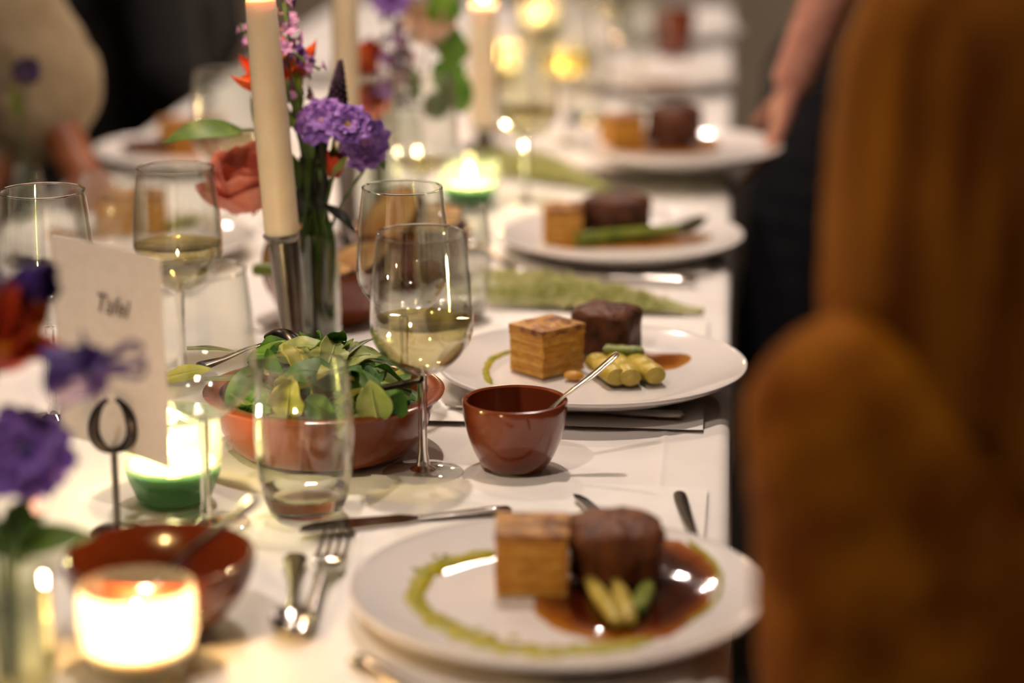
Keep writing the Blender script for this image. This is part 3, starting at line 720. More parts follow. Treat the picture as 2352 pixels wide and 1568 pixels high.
# ------------------------------------------------------------------ salad
def salad_leaf(kind, c, d, up, L, W, label, arch=0.25, cup_=0.2, wave=0.06, name='salad_leaf', ph=0.0):
    b = MB().sheet(leaf_fn(L, W, arch, cup_, wave, 0.8, 0.08, ph), 14, 8, 0.0007)
    b.tube([(0, 0, 0.0004)] + [(L * u, 0, arch * L * math.sin(PI * u * .8) + 0.0004) for u in (0.2, 0.4, 0.6, 0.8)], [0.0018, 0.0014, 0.0011, 0.0008, 0.0004], 5)
    o = b.build(name, kind); o.matrix_world = frame(c, d, up)
    return tag(o, label, 'salad leaf', 'salad leaves in the wide terracotta dish')
SP = {'salad_dark': 'dark green salad leaf in the heap in the wide dish', 'salad_mid': 'mid green salad leaf in the heap in the wide dish', 'salad_pale': 'pale green salad leaf in the heap in the wide dish',
      'salad_yellow': 'yellow green frisee leaf in the heap in the wide dish', 'salad_grey': 'thin grey green sprout leaf in the heap in the wide dish'}
rs = random.Random(5)
for i in range(54):
    a = rs.uniform(0, 2 * PI); r = 0.082 * math.sqrt(rs.random()); h = 0.030 + 0.052 * (1 - (r / 0.085) ** 2) * rs.uniform(0.55, 1.0) + 0.008
    k = rs.choice(['salad_dark', 'salad_dark', 'salad_mid', 'salad_mid', 'salad_pale', 'salad_yellow', 'salad_grey'])
    L = rs.uniform(0.035, 0.055) if k != 'salad_grey' else rs.uniform(0.04, 0.06); W = L * (rs.uniform(0.5, 0.8) if k != 'salad_grey' else 0.16)
    for _ in range(40):
        m_ = dish + V((r * math.cos(a), r * math.sin(a), h)); d = V((rs.uniform(-1, 1), rs.uniform(-1, 1), rs.uniform(-0.2, 0.5))); dd = d.normalized(); c = m_ - dd * L * 0.5
        if all(math.hypot(q.x - dish.x, q.y - dish.y) < 0.080 and q.z > TOP + 0.022 for q in (c, c + dd * L)): break
        r *= 0.95
    salad_leaf(k, c, d, (rs.uniform(-0.7, 0.7), rs.uniform(-1.0, 0.2), 1), L, W, SP[k], rs.uniform(0.05, 0.3), rs.uniform(-0.2, 0.3), rs.uniform(0.02, 0.1), ph=rs.uniform(0, 6))
def sl(kind, px, py, Y, ex, ey, W, label, up=(0, -0.7, 0.8), arch=0.1, cup_=0.15, wave=0.05, dY=0.0):
    A, B = at(px, py, Y), at(ex, ey, Y + dY); salad_leaf(kind, A, B - A, up, (B - A).length, W, label, arch, cup_, wave)
sl('salad_pale', 868, 965, 1.735, 850, 872, 0.030, 'large pale leaf at the right front of the salad', (0, -1, 0.2), 0.05, 0.1, 0.02)
sl('salad_dark', 905, 955, 1.745, 925, 895, 0.020, 'small dark round leaf at the right rim of the salad', (0, -1, 0.2))
sl('salad_yellow', 660, 955, 1.74, 672, 862, 0.030, 'pale yellow lettuce heart at the centre front of the salad', (0, -1, 0.3), 0.1, 0.35, 0.12)
sl('salad_mid', 530, 915, 1.775, 592, 950, 0.024, 'bright green pointed leaf at the left front of the salad', (0.2, -1, 0.5))
sl('salad_dark', 562, 948, 1.765, 612, 885, 0.034, 'broad dark spinach leaf at the left front of the salad', (0, -1, 0.4))
sl('salad_mid', 580, 815, 1.82, 740, 842, 0.020, 'long folded green leaf on top of the salad heap', (0, -0.6, 1), 0.12, 0.4, 0.0)
sl('salad_mid', 700, 920, 1.735, 770, 965, 0.022, 'green leaf hanging towards the front rim of the salad', (0.3, -1, 0.5), 0.1, 0.2, 0.08)
sl('salad_grey', 430, 800, 1.80, 545, 812, 0.006, 'upper thin sprout sticking out left over the salad', (0, -.5, 1), 0.06)
sl('salad_grey', 470, 870, 1.79, 600, 845, 0.006, 'lower thin sprout sticking out left over the salad', (0, -.5, 1), -0.1)
sl('salad_yellow', 385, 868, 1.80, 488, 848, 0.014, 'bright yellow leaf tip lit by the green votive', (0, -1, 0.6), 0.1)
sl('salad_pale', 820, 862, 1.80, 935, 885, 0.018, 'pale cucumber like slice under the serving fork', (0, -0.6, 1), 0.05)
q0, q1 = at(455, 850, dish.y - .01), at(690, 790, dish.y + .045)
spoon('dark metal serving spoon arching over the back of the salad', q0[:2], q1[:2], z=q0.z, zt=q1.z, L=(q1 - q0).length, down=True, m='dark_steel', bowl_w=0.028, group='salad servers')
fork('dark metal serving fork lying across the right of the salad dish', on(975, 862, 0.085)[:2], on(790, 850, 0.085)[:2], z=TOP + 0.080, zt=TOP + 0.055, L=0.13, m='dark_steel', group='salad servers')

# ------------------------------------------------------------------ glasses
wine_glass('wine glass of white wine between the salad dish and the brown cup', on(970, 1090)[:2] and V((*on(972, 1088)[:2], ZT)), 0.40)
tumbler('empty water tumbler in front of the salad dish', V((-0.3175, 1.652, ZT)))
wine_glass('empty wine glass directly behind the glass of white wine', V((-0.281, 1.945, ZT)))
tumbler('water tumbler behind the white wine, left of the second plate', V((*on(1042, 738)[:2], ZT)))
wine_glass('large wine glass at the left edge of the picture behind the card', V((-0.583, 1.87, ZT)), None, 1.03)
wine_glass('wine glass half full of white wine behind the table card', V((-0.503, 2.02, ZT)), 0.40)
wine_glass('empty wine glass just right of the table card, above the green votive', V((-0.387, 1.612, ZT)))
tumbler('water tumbler before the plate behind the left wine glasses', V((*on(262, 650)[:2], ZT)))
wine_glass('wine glass behind the purple flowers, with a sip of wine', V((*on(975, 566)[:2], ZT)), 0.18)
wine_glass('wine glass of white wine behind the rear grass bundle', V((*on(1208, 470)[:2], ZT)), 0.36)
wine_glass('wine glass of yellow wine left of the plate the waiter holds', V((*on(1300, 335)[:2], ZT)), 0.42)
wine_glass('empty wine glass before the sixth plate of the right row', V((*on(1470, 255)[:2], ZT)))
wine_glass('wine glass of white wine behind the coral rose', V((*on(528, 545)[:2], ZT)), 0.36)
wine_glass('far wine glass behind the cream candle', V((*on(1235, 250)[:2], ZT)), 0.3)
wine_glass('far wine glass near the tall brown cup', V((*on(1400, 165)[:2], ZT)), 0.25)
wine_glass('farthest wine glass in the middle of the table', V((*on(1330, 120)[:2], ZT)), 0.3)
tumbler('far water tumbler beside the cream candle', V((*on(1180, 300)[:2], ZT)))
tumbler('far water tumbler before the plate the waiter holds', V((*on(1345, 285)[:2], ZT)))
tumbler('water tumbler behind the green glass votive', V((*on(905, 470)[:2], ZT)))
tumbler('farthest water tumbler near the end of the table', V((*on(1420, 110)[:2], ZT)))

# ------------------------------------------------------------------ candles
def flame(parent, loc, watts, h=0.022, r=0.0048, lname='flame_light'):
    prof = [(0, 0), (r * .6, h * .08), (r, h * .25), (r * .85, h * .45), (r * .45, h * .72), (r * .15, h * .92), (0, h)]
    o = MB().lathe(prof, 14).build('flame', 'flame', parent); o.location = loc
    ld = bpy.data.lights.new(lname, 'POINT'); ld.energy = watts; ld.color = FLAME_COL; ld.shadow_soft_size = 0.006
    l = bpy.data.objects.new(lname, ld); COL.objects.link(l); l.parent = parent; l.location = V(loc) + V((0, 0, h * 1.35))
def taper(label, base, top, r0, r1, watts, m='wax'):
    base, top = V(base), V(top); t = thing('taper_candle', label, 'candle', (0, 0, 0), 0, 'tall candles')
    d = top - base; t.matrix_world = frame(base, d, (0, -1, 0.1)) @ Matrix.Rotation(PI / 2, 4, 'Y')
    L = d.length
    MB().lathe([(0, 0), (r0, 0), (r0, L * .5), (r1, L - 0.004), (r1 - 0.002, L), (r1 * .5, L - 0.002), (0, L - 0.003)], 32).build('wax_body', m, t)
    MB().tube([(0, 0, L - 0.004), (0.0004, 0, L + 0.004), (0.0015, 0, L + 0.010)], 0.0009, 6).build('wick', 'wick', t)
    flame(t, (0, 0, L + 0.006), watts, 0.028, 0.0055)
    return t
CY = 2.035
cb, ct = at(648, 538, CY), at(597, -6, CY)
hb = V((cb.x + 0.012, CY, ZT))
hs = thing('candlestick', 'shiny silver candlestick under the tall leaning candle', 'candlestick', hb)
dl = cb - hb
MB().lathe([(0, 0), (0.034, 0), (0.035, 0.003), (0.030, 0.006), (0.014, 0.010), (0, 0.012)], 40).build('base', 'silver', hs)
zc = dl.z
MB().tube([(0, 0, 0.008), dl * 0.3, dl * 0.85, dl * 0.97], [0.0105, 0.0118, 0.0138, 0.0145], 28).build('shaft', 'silver', hs)
MB().lathe([(0, 0), (0.0145, 0), (0.0178, 0.004), (0.0182, 0.007), (0.0165, 0.007), (0.0155, 0.003), (0, 0.003)], 32, frame(dl * 0.955, dl, (0, -1, 0)) @ Matrix.Rotation(PI / 2, 4, 'Y')).build('cup_rim', 'silver', hs)
taper('tall cream candle leaning in the silver candlestick beside the flowers', cb - (ct - cb).normalized() * 0.002, ct, 0.0163, 0.0140, 1.5)
def plain_stick(label, c, h, r=0.014):
    t = thing('candlestick', label, 'candlestick', c, 0, 'candlesticks')
    MB().lathe([(0, 0), (0.034, 0), (0.035, 0.003), (0.030, 0.006), (0.013, 0.010), (0.0115, h * .6), (r, h - 0.006), (r + 0.003, h - 0.002), (r + 0.003, h), (r, h), (0, h - 0.002)], 32).build('holder', 'silver', t)
c_b = V((*on(800, 560)[:2], ZT)); plain_stick('silver candlestick behind the flower vase', c_b, 0.10)
taper('pale tall candle behind the purple flowers', c_b + V((0, 0, 0.099)), c_b + V((0.002, 0, 0.40)), 0.0160, 0.0145, 1.0, 'wax')
c_c = V((*on(1112, 345)[:2], ZT)); plain_stick('silver candlestick in the middle distance', c_c, 0.035, 0.017)
taper('shorter cream candle beside the green leaves in the distance', c_c + V((0, 0, 0.034)), c_c + V((0.0, 0, 0.215)), 0.0215, 0.0205, 1.4, 'wax')
def votive(label, c, m, wax_z, watts, R=0.039, H=0.07, rb=0.024, base_m='glass_pale'):
    t = thing('votive_candle', label, 'votive candle', c, 0, 'glass votives')
    prof = [(0, 0.001), (rb, 0.0), (rb + 0.006, 0.004), (R * .93, 0.020), (R, 0.034), (R * .99, 0.052), (R * .955, H), (R * .92, H + .0006)]
    inn = [(R * .90, H), (R * .935, 0.052), (R * .945, 0.034), (R * .86, 0.021), (rb, 0.0115), (0, 0.010)]
    cut = 0.030
    MB().lathe([p for p in inn if p[1] >= cut][::-1] + [(R * .92, H + .0006)] + [p for p in prof[::-1] if p[1] > cut] + [(R * .985, cut), (R * .925, cut)], 48).build('glass_wall', m, t)
    MB().lathe([(0, 0.001), (rb, 0.0), (rb + 0.006, 0.004), (R * .93, 0.020), (R * .985, cut - .0002), (R * .925, cut - .0002), (R * .86, 0.021), (rb, 0.0115), (0, 0.010)], 48).build('glass_base', base_m, t)
    rw = R * .93
    wp = [(0, 0.0122), (rb - 0.001, 0.0125), (R * .83, 0.022), (min(rw, R * .92), 0.034)]
    wp = [p for p in wp if p[1] < wax_z - 0.001] + [(R * .90, wax_z), (R * .88, wax_z + 0.001), (0.008, wax_z - 0.0015), (0, wax_z - 0.002)]
    MB().lathe(wp, 36).build('wax_body', 'wax_white', t)
    MB().tube([(0, 0, wax_z - 0.003), (0.0003, 0, wax_z + 0.003), (0.001, 0, wax_z + 0.007)], 0.0008, 6).build('wick', 'wick', t)
    flame(t, (0, 0, wax_z + 0.005), watts, 0.024, 0.0058)
    return t
votive('green glass votive with a burning candle behind the wine glass stem', V((-0.427, 1.672, ZT)), 'glass_green', 0.030, 1.15, base_m='glass_deep_green')
votive('glowing clear glass votive at the front left', V((*on(312, 1345, 0.062)[:2], ZT)), 'glass_pale', 0.023, 1.15, 0.038, 0.062)
votive('green glass votive in the middle distance beside the rear grass bundle', V((*on(1078, 470)[:2], ZT)), 'glass_green', 0.026, 0.7, 0.039, 0.06, base_m='glass_deep_green')
votive('far glass votive left of the plate the waiter holds', V((*on(1292, 205)[:2], ZT)), 'glass_pale', 0.03, 0.7)
votive('far glass votive between the distant wine glasses', V((*on(1150, 190)[:2], ZT)), 'glass_pale', 0.03, 0.7)
votive('farthest glass votive in the middle of the table', V((*on(1240, 80)[:2], ZT)), 'glass_pale', 0.03, 0.7)

# ------------------------------------------------------------------ cutlery
k0, k1 = on(1175, 1182), on(684, 1228)
knife('broad table knife with its handle slipped under the nearest plate', k0[:2], k1[:2], L=(V(k1[:2]) - V(k0[:2])).length, z=ZT, w=1.35)
e0, e1 = on(690, 1468), on(778, 1252)
fork('table fork lying tines up left of the nearest plate', e0[:2], e1[:2], L=(V(e1[:2]) - V(e0[:2])).length)
s0, s1 = on(678, 1284), on(672, 1478)
spoon('dessert spoon beside the fork, its handle towards the salad', s0[:2], s1[:2], L=(V(s1[:2]) - V(s0[:2])).length, bowl_w=0.016)
k0, k1 = on(1572, 968), on(1090, 945)
knife('table knife whose handle sticks out below the second plate', k0[:2], k1[:2], z=ZT + PM_T)
k0, k1 = on(815, 1530), on(1000, 1630)
knife('table knife at the bottom edge in front of the nearest plate', k0[:2], k1[:2], L=0.2, z=ZT + PM_T)
k0, k1 = on(1602, 655), on(1250, 640)
knife('table knife lying in front of the third plate', k0[:2], k1[:2], z=ZT + PM_T)
f0, f1 = on(1200, 630), on(1110, 585)
fork('table fork left of the third plate beside the grass bundle', f0[:2], f1[:2], L=0.19)
s0, s1 = on(1560, 1146), on(1618, 1345)
spoon('small dark coffee spoon lying right of the nearest beef chunk', s0[:2], s1[:2], L=0.2, z=ZT + PM_T, bowl_w=0.012, m='silver', fiddle=0.6)
f0, f1 = on(1490, 1300), on(1322, 1152)
knife('thin knife whose tip shows just behind the nearest plate', f0[:2], f1[:2], L=(V(f1[:2]) - V(f0[:2])).length, z=ZT + PM_T, w=0.55)
k0, k1 = on(20, 690), on(240, 672)
knife('table knife behind the table card on the left', k0[:2], k1[:2], L=0.2)
k0, k1 = on(462, 265), on(490, 180)
knife('table knife on the far left of the table near the guest in black', k0[:2], k1[:2], L=0.2)
# spoons standing in the bowls
r0 = cup + V((0.020, -0.004, 0.030)); tip = at(1424, 816, cup.y + 0.02); d = (tip - r0)
e_ = tip; dirv = (r0 - tip)
t = spoon('thin spoon leaning in the small brown cup', (e_.x, e_.y), (r0.x, r0.y), z=e_.z, zt=r0.z, L=dirv.length + 0.02, bowl_w=0.011, fiddle=0.55)
tip = at(600, 1148, big.y + 0.01); r0 = big + V((-0.006, -0.006, 0.022))
spoon('steel spoon leaning in the reddish brown bowl', (tip.x, tip.y), (r0.x, r0.y), z=tip.z, zt=r0.z, L=(tip - r0).length + 0.01, bowl_w=0.016, fiddle=1.0)

# ------------------------------------------------------------------ table card
cc = V((-0.4535, 1.60, 0)); ang = math.atan2(-0.080, 0.109)
CW, CH, CB = 0.128, 0.158, 0.812
h = thing('card_holder', 'slim silver table card holder with an open ring clip', 'card holder', (cc.x + 0.003, cc.y - 0.012, ZT))
MB().lathe([(0, 0), (0.020, 0), (0.0205, 0.002), (0.018, 0.004), (0.004, 0.007), (0, 0.008)], 32).build('base', 'silver', h)
MB().tube([(0, 0, 0.005), (0, 0, 0.066)], 0.0028, 10).build('stem', 'silver', h)
for s in (-1, 1):
    pts = []
    for k in range(15):
        a = -PI / 2 + PI * 0.92 * k / 14; pts.append((s * 0.0155 * math.cos(a) * (1 - 0.25 * (k / 14) ** 2), 0.0015 * s, 0.084 + 0.018 * math.sin(a) * (1 + .25 * (k > 7))))
    MB().tube(pts, [0.002 + 0.0028 * math.sin(PI * min(1, k / 13)) for k in range(15)], 10).build('clip_arm', 'dark_steel', h)
card = thing('table_card', 'cream table card printed Tafel standing in the silver holder', 'card', (cc.x, cc.y, CB), ang)
def cf(u, v):
    x = (u - .5) * CW; return V((x, 0.004 * math.sin(u * PI) + 0.0008 * math.sin(v * 6), CH * v))
MB().sheet(cf, 12, 12, 0.0005).build('card_sheet', 'card', card)
tcv = bpy.data.curves.new('lettering', 'FONT'); tcv.body = 'Tafel'; tcv.size = 0.020; tcv.shear = 0.35; tcv.align_x = 'CENTER'; tcv.extrude = 0.0001
to = bpy.data.objects.new('lettering', tcv); COL.objects.link(to); to.parent = card; to.location = (0.002, 0.0012, 0.107); to.rotation_euler = (PI / 2, 0, 0); tcv.materials.append(MATS['ink'])
bpy.context.view_layer.update()
tme = bpy.data.meshes.new_from_object(to.evaluated_get(bpy.context.evaluated_depsgraph_get())); tm_ = to.matrix_local.copy()
bpy.data.objects.remove(to); to = bpy.data.objects.new('lettering', tme); COL.objects.link(to); to.parent = card; to.matrix_local = tm_
to['label'] = 'grey slanted lettering reading Tafel'

# ------------------------------------------------------------------ flowers
def vase(label, c, r, H, m='glass', neck=None, water=0.5):
    t = thing('glass_vase', label, 'vase', c, 0, 'glass flower vases'); th = 0.0014
    o_ = [(r * .9, 0), (r, 0.004), (r * 1.06, H * .35), (r * 1.02, H * .7), (r * (neck or .9), H)]
    MB().lathe([(0, 0.0008)] + o_ + [(q - th, z if z > .005 else .006) for q, z in o_[::-1]] + [(0, 0.006)], 40).build('glass_wall', m, t)
    if water:
        MB().lathe([(0, 0.0064), (r * .9 - th, 0.0064)] + [(r * 1.06 - th * 1.4, H * .35), (r * 1.04 - th * 1.4, H * water), (0, H * water)], 32).build('water', 'water', t)
    return t
def stem(parent, pts, r=0.0017, m='stem_green'):
    P = spline(pts, 6); return MB().tube(P, [r * (1 - 0.35 * i / len(P)) for i in range(len(P))], 7).build('stem', m, parent)
def petal(parent, M, L, W, m, arch=0.2, cup_=0.3, wave=0.0, tip=0.7, name='petal', base=0.12, th=0.0006):
    return MB().sheet(leaf_fn(L, W, arch, cup_, wave, tip, base, random.uniform(0, 6)), 10, 6, th, M).build(name, m, parent)
def leaf(parent, A, B, W, m, up=(0, 0, 1), arch=0.15, name='leaf'):
    A, B = V(A), V(B); b = MB().sheet(leaf_fn((B - A).length, W, arch, 0.1, 0.02, 0.9, 0.03), 14, 6, 0.0007, frame(A, B - A, up))
    return b.build(name, m, parent)
def fl(name, label, cat='flower', group=None): return thing(name, label, cat, (0, 0, 0), 0, group)
def ruffled(parent, c, n, R, m, centre='flower_centre', rings=((12, 1.0, 0.15), (9, 0.65, 0.55)), cr=0.35):
    n = V(n).normalized(); F0 = frame(c, n, (0.1, 0.2, 1))
    for q, (cnt, sc_, lift) in enumerate(rings):
        for k in range(cnt):
            a = 2 * PI * (k + 0.5 * q) / cnt + random.uniform(-.1, .1)
            d = V((lift, math.cos(a), math.sin(a)))
            M = F0 @ frame((0.002 * q, 0, 0), d, (1, -0.3 * math.cos(a), -0.3 * math.sin(a)))
            petal(parent, M, R * sc_ * random.uniform(.9, 1.08), R * sc_ * 0.72, m, 0.12, 0.12, 0.14, 0.45)
    MB().ball((R * .10, 0, 0), (R * .16, R * cr, R * cr), F0, 12, 8).build('flower_head', centre, parent)
def cupped(parent, c, axis, n, L, W, mats, open_=0.35, tip=0.8, curl=0.25):
    ax = V(axis).normalized(); F0 = frame(c, ax, (0.3, -0.2, 1))
    for k in range(n):
        a = 2 * PI * k / n + random.uniform(-.12, .12); op = open_ * random.uniform(.8, 1.25)
        d = V((1, math.cos(a) * op, math.sin(a) * op)); up = V((op, -math.cos(a), -math.sin(a)))
        petal(parent, F0 @ frame((0, math.cos(a) * W * .08, math.sin(a) * W * .08), d, up), L * random.uniform(.92, 1.08), W, mats[k % len(mats)], -curl * random.uniform(.3, 1), 0.32, 0.02, tip)
def florets(parent, P, n, r, m, spread=0.35, m2=None, f0=0.3):
    for i in range(n):
        u = f0 + (1 - f0) * (i + .5) / n; p = P[min(int(u * (len(P) - 1)), len(P) - 1)]
        a = i * 2.4; d = V((math.cos(a), math.sin(a), random.uniform(-.1, .5))).normalized(); s = r * (1.25 - 0.75 * u)
        b = MB(); c = p + d * s * 0.9; F0 = frame(c, d, (0, 0, 1))
        for k in range(5):
            q = 2 * PI * k / 5 + i
            b.sheet(leaf_fn(s, s * .7, .15, .2, .05, .5, .1), 6, 4, 0.0005, F0 @ frame((0, 0, 0), (0.25, math.cos(q), math.sin(q)), (1, 0, 0)))
        b.tube([p, c], 0.0006, 5)
        b.build('floret', m2 if (m2 and i % 3 == 0) else m, parent)

# middle arrangement
VY = 2.105
vb = at(742, 812, VY); vb = V((on(742, 812).x, VY, ZT))
vase('slim clear glass vase of mixed flowers behind the tall candle', vb, 0.0205, 0.125, 'glass', 1.02, 0.62)
vm = vb + V((0, 0, 0.125)); vf = vb + V((0, 0, 0.012))
def A_(px, py, dy=0.0): return at(px, py, VY + dy)
f = fl('delphinium', 'lilac delphinium spray rising beside the tall candle', group=None)
P = spline([vf + V((-.006, 0, 0)), vm + V((-.006, .004, .01)), A_(690, 330, .01), A_(678, 180, .01), A_(660, 60, .01), A_(645, -40, .01)], 8)
MB().tube(P, [0.0016] * len(P), 6).build('stem', 'stem_green', f); florets(f, P, 17, 0.014, 'petal_lilac', m2='petal_pink', f0=0.52)
f = fl('delphinium', 'small lilac flower spray peeping out left of the tall candle')
P = spline([vf + V((-.010, .006, 0)), vm + V((-.010, .006, .01)), A_(650, 300, .03), A_(590, 150, .03), A_(552, 55, .03)], 8)
MB().tube(P, [0.0013] * len(P), 6).build('stem', 'stem_green', f); florets(f, P, 6, 0.008, 'petal_lilac', f0=0.8)
f = fl('delphinium', 'drooping lilac flower spray right of the tall candle above the purple bloom')
P = spline([vf + V((.002, .006, 0)), vm + V((0, .006, .01)), A_(700, 330, .0), A_(690, 230, -.01), A_(655, 120, -.01), A_(700, 140, -.01), A_(735, 160, -.01)], 8)
MB().tube(P, [0.0013] * len(P), 6).build('stem', 'stem_green', f); florets(f, P, 9, 0.011, 'petal_lilac', m2='petal_violet', f0=0.6)
f = fl('orange_lily', 'orange and red lily behind the tall candle')
stem(f, [vf + V((-.004, -.004, 0)), vm + V((-.004, -.004, 0.01)), A_(690, 330, .02), A_(640, 200, .025)], 0.002)
cupped(f, A_(645, 205, .025), (-0.15, -0.25, 1), 6, 0.055, 0.030, ['petal_orange', 'petal_red', 'petal_orange'], 1.1, 0.9, 0.3)
for (px, py, m_) in [(548, 182, 'petal_orange'), (712, 148, 'petal_orange'), (668, 120, 'petal_orange'), (650, 195, 'petal_red'), (700, 185, 'petal_red')]:
    a0 = A_(645, 200, .02); b0 = A_(px, py, .0 if m_ == 'petal_red' else 0.01); petal(f, frame(a0, b0 - a0, (0, -1, .4)), (b0 - a0).length, 0.026, m_, 0.08, 0.2, 0.02, 0.9)
f = fl('scabiosa', 'ruffled purple scabiosa facing the camera beside the tall candle')
stem(f, [vf + V((.004, -.004, 0)), vm + V((.004, -.004, 0.01)), A_(738, 400, -.005), A_(742, 310, -.012)])
ruffled(f, A_(742, 282, -.02), (-0.1, -0.8, 0.5), 0.026, 'petal_purple', 'petal_lilac', cr=.25)
f = fl('scabiosa', 'drooping purple scabiosa at the right side of the vase flowers')
stem(f, [vf + V((.006, 0, 0)), vm + V((.007, 0, 0.01)), A_(790, 330, 0), A_(815, 290, -.01)])
ruffled(f, A_(832, 325, -.02), (0.55, -0.8, -0.1), 0.027, 'petal_purple', 'petal_lilac', cr=.3)
f = fl('scabiosa', 'purple scabiosa with a beige centre between the two other purple blooms')
stem(f, [vf + V((.004, .004, 0)), vm + V((.005, .004, 0.01)), A_(780, 340, 0.005), A_(790, 300, -.005)])
ruffled(f, A_(797, 290, -.036), (0.25, -0.8, 0.55), 0.023, 'petal_purple', 'flower_centre', cr=.5)
f = fl('veronica_spike', 'dark purple pointed flower spike above the purple blooms')
P = spline([vf, vm + V((.003, .006, .02)), A_(765, 330, .01), A_(776, 240, .01), A_(782, 140, .01)], 8)
MB().tube(P, [0.0015] * len(P), 6).build('stem', 'stem_green', f)
b = MB(); p0, p1 = A_(772, 255, .01), A_(782, 138, .01)
for i in range(90):
    u = (i + .5) / 90; p = p0.lerp(p1, u); a = i * 2.4; r = 0.0125 * (1 - u) ** 0.8 + 0.0012
    b.ball(p + V((math.cos(a) * r * .7, math.sin(a) * r * .7, 0)), 0.0034 * (1 - .55 * u), None, 6, 4)
b.build('spike', 'petal_spike', f)['kind'] = 'stuff'
f = fl('coral_rose', 'coral pink rose bloom at the left of the tall candle')
stem(f, [vf + V((-.008, .004, 0)), vm + V((-.010, .004, 0.0)), A_(660, 520, .025), A_(620, 470, .03)], 0.002)
cc_ = A_(585, 465, .03)
for ring, (n_, L_, W_, op) in enumerate([(3, .050, .036, .15), (4, .056, .046, .35), (5, .060, .052, .60)]):
    cupped(f, cc_ + V((0, 0, -.002 * ring)), (-0.25, -0.35, 1), n_, L_, W_, ['petal_coral'], op, 0.42, 0.35)
f = fl('leafy_sprig', 'arching green leaf reaching left past the tall candle', 'leaf')
stem(f, [vf + V((-.010, 0, 0)), vm + V((-.012, 0, 0)), A_(655, 420, .02), A_(600, 310, .02), A_(556, 298, .02)])
leaf(f, A_(556, 300, .02), A_(375, 345, -.01), 0.024, 'leaf_green', (0, -.75, .7), 0.22)
leaf(f, A_(592, 290, .02), A_(572, 226, .02), 0.012, 'leaf_olive', (0.8, -.6, .1), 0.1)
f = fl('leafy_sprig', 'dark leaf tip hanging right of the purple blooms', 'leaf')
stem(f, [vf + V((.008, .004, 0)), vm + V((.012, .006, 0)), A_(830, 400, .0), A_(862, 345, 0)])
leaf(f, A_(862, 345, 0), A_(882, 392, -.005), 0.009, 'stem_green', (0.6, -.6, .5))
f = fl('flower_bud', 'dark red and green bud below the purple blooms', 'flower')
stem(f, [vf, vm + V((.006, -.006, 0)), A_(760, 430, -.01), A_(764, 405, -.01)])
cupped(f, A_(764, 405, -.012), (0.25, -.2, 1), 5, 0.028, 0.016, ['petal_red', 'leaf_olive'], 0.22, 0.8, 0.2)
f = fl('leafy_sprig', 'bunch of very dark stems and leaves above the vase neck', 'leaf')
for i in range(26):
    a = random.uniform(0, 6.28); r0 = random.uniform(0, .014); top_ = A_(random.uniform(672, 760), random.uniform(300, 400), random.uniform(-.015, .02))
    stem(f, [vf + V((math.cos(a) * r0, math.sin(a) * r0, 0)), vm + V((math.cos(a) * r0 * 1.1, math.sin(a) * r0 * 1.1, 0)), (vm + top_) / 2 + V((random.uniform(-.006, .006), random.uniform(-.01, .01), 0)), top_], random.uniform(.0018, .0034), random.choice(['stem_dark', 'stem_dark', 'stem_green']))
for i in range(14):
    p = A_(random.uniform(680, 750), random.uniform(330, 520), random.uniform(-.012, .02)); leaf(f, p, p + V((random.uniform(-.015, .015), random.uniform(-.01, .01), random.uniform(.025, .05))), 0.014, random.choice(['stem_dark', 'stem_dark', 'stem_green']), (random.uniform(-.5, .5), -1, 0))
for i in range(10):
    p = A_(random.uniform(655, 700), random.uniform(200, 320), random.uniform(-.005, .02)); leaf(f, p, p + V((random.uniform(-.015, .015), random.uniform(-.01, .01), random.uniform(.015, .03))), 0.008, random.choice(['leaf_olive', 'leaf_green']), (random.uniform(-.5, .5), -1, 0))
leaf(f, A_(745, 470, -.01), A_(815, 540, -.02), 0.012, 'stem_dark', (0.4, -.6, .6))

# rear arrangement
BY = 2.95
vb2 = V((*on(870, 500)[:2], ZT)); BY = vb2.y
vase('clear glass vase of orange and lilac flowers in the middle distance', vb2, 0.026, 0.13, 'glass', 1.0, 0.6)
v2f, v2m = vb2 + V((0, 0, 0.012)), vb2 + V((0, 0, .13))
def B_(px, py, dy=0.0): return at(px, py, BY + dy)
def rstem(f, *pp, off=(0, 0)): stem(f, [v2f + V((off[0], off[1], 0)), v2m + V((off[0], off[1], 0))] + list(pp), 0.002)
f = fl('orange_tulip', 'orange tulip in the rear vase right of the purple blooms'); rstem(f, B_(850, 240), B_(842, 165)); cupped(f, B_(842, 168), (0, -.15, 1), 6, 0.042, 0.030, ['petal_orange', 'petal_red'], 0.30, .6, .3)
f = fl('coral_rose', 'coral bloom low in the rear vase behind the purple scabiosa'); rstem(f, B_(835, 290), off=(-.006, 0)); cupped(f, B_(838, 275), (0.1, -.3, 1), 7, 0.046, 0.036, ['petal_coral', 'petal_orange'], 0.6, .5, .3)
f = fl('delphinium', 'blurred lilac delphinium in the rear vase'); P = spline([v2f, v2m, B_(890, 220), B_(905, 120), B_(905, -20)], 8); MB().tube(P, [0.0018] * len(P), 6).build('stem', 'stem_green', f); florets(f, P, 16, 0.019, 'petal_lilac', m2='petal_violet', f0=0.48)
f = fl('delphinium', 'blurred pink flower spray in the rear vase'); P = spline([v2f, v2m, B_(910, 240), B_(925, 150), B_(945, 60)], 8); MB().tube(P, [0.0018] * len(P), 6).build('stem', 'stem_green', f); florets(f, P, 10, 0.017, 'petal_pink', m2='petal_lilac', f0=0.55)
f = fl('blush_rose', 'pale blush rose in the rear vase beside the green leaves'); rstem(f, B_(960, 200), B_(985, 100), off=(.006, 0))
for n_, L_, W_, op in [(4, .042, .036, .25), (6, .05, .046, .7)]: cupped(f, B_(985, 92), (0.1, -.5, 1), n_, L_, W_, ['petal_blush'], op, .42, .3)
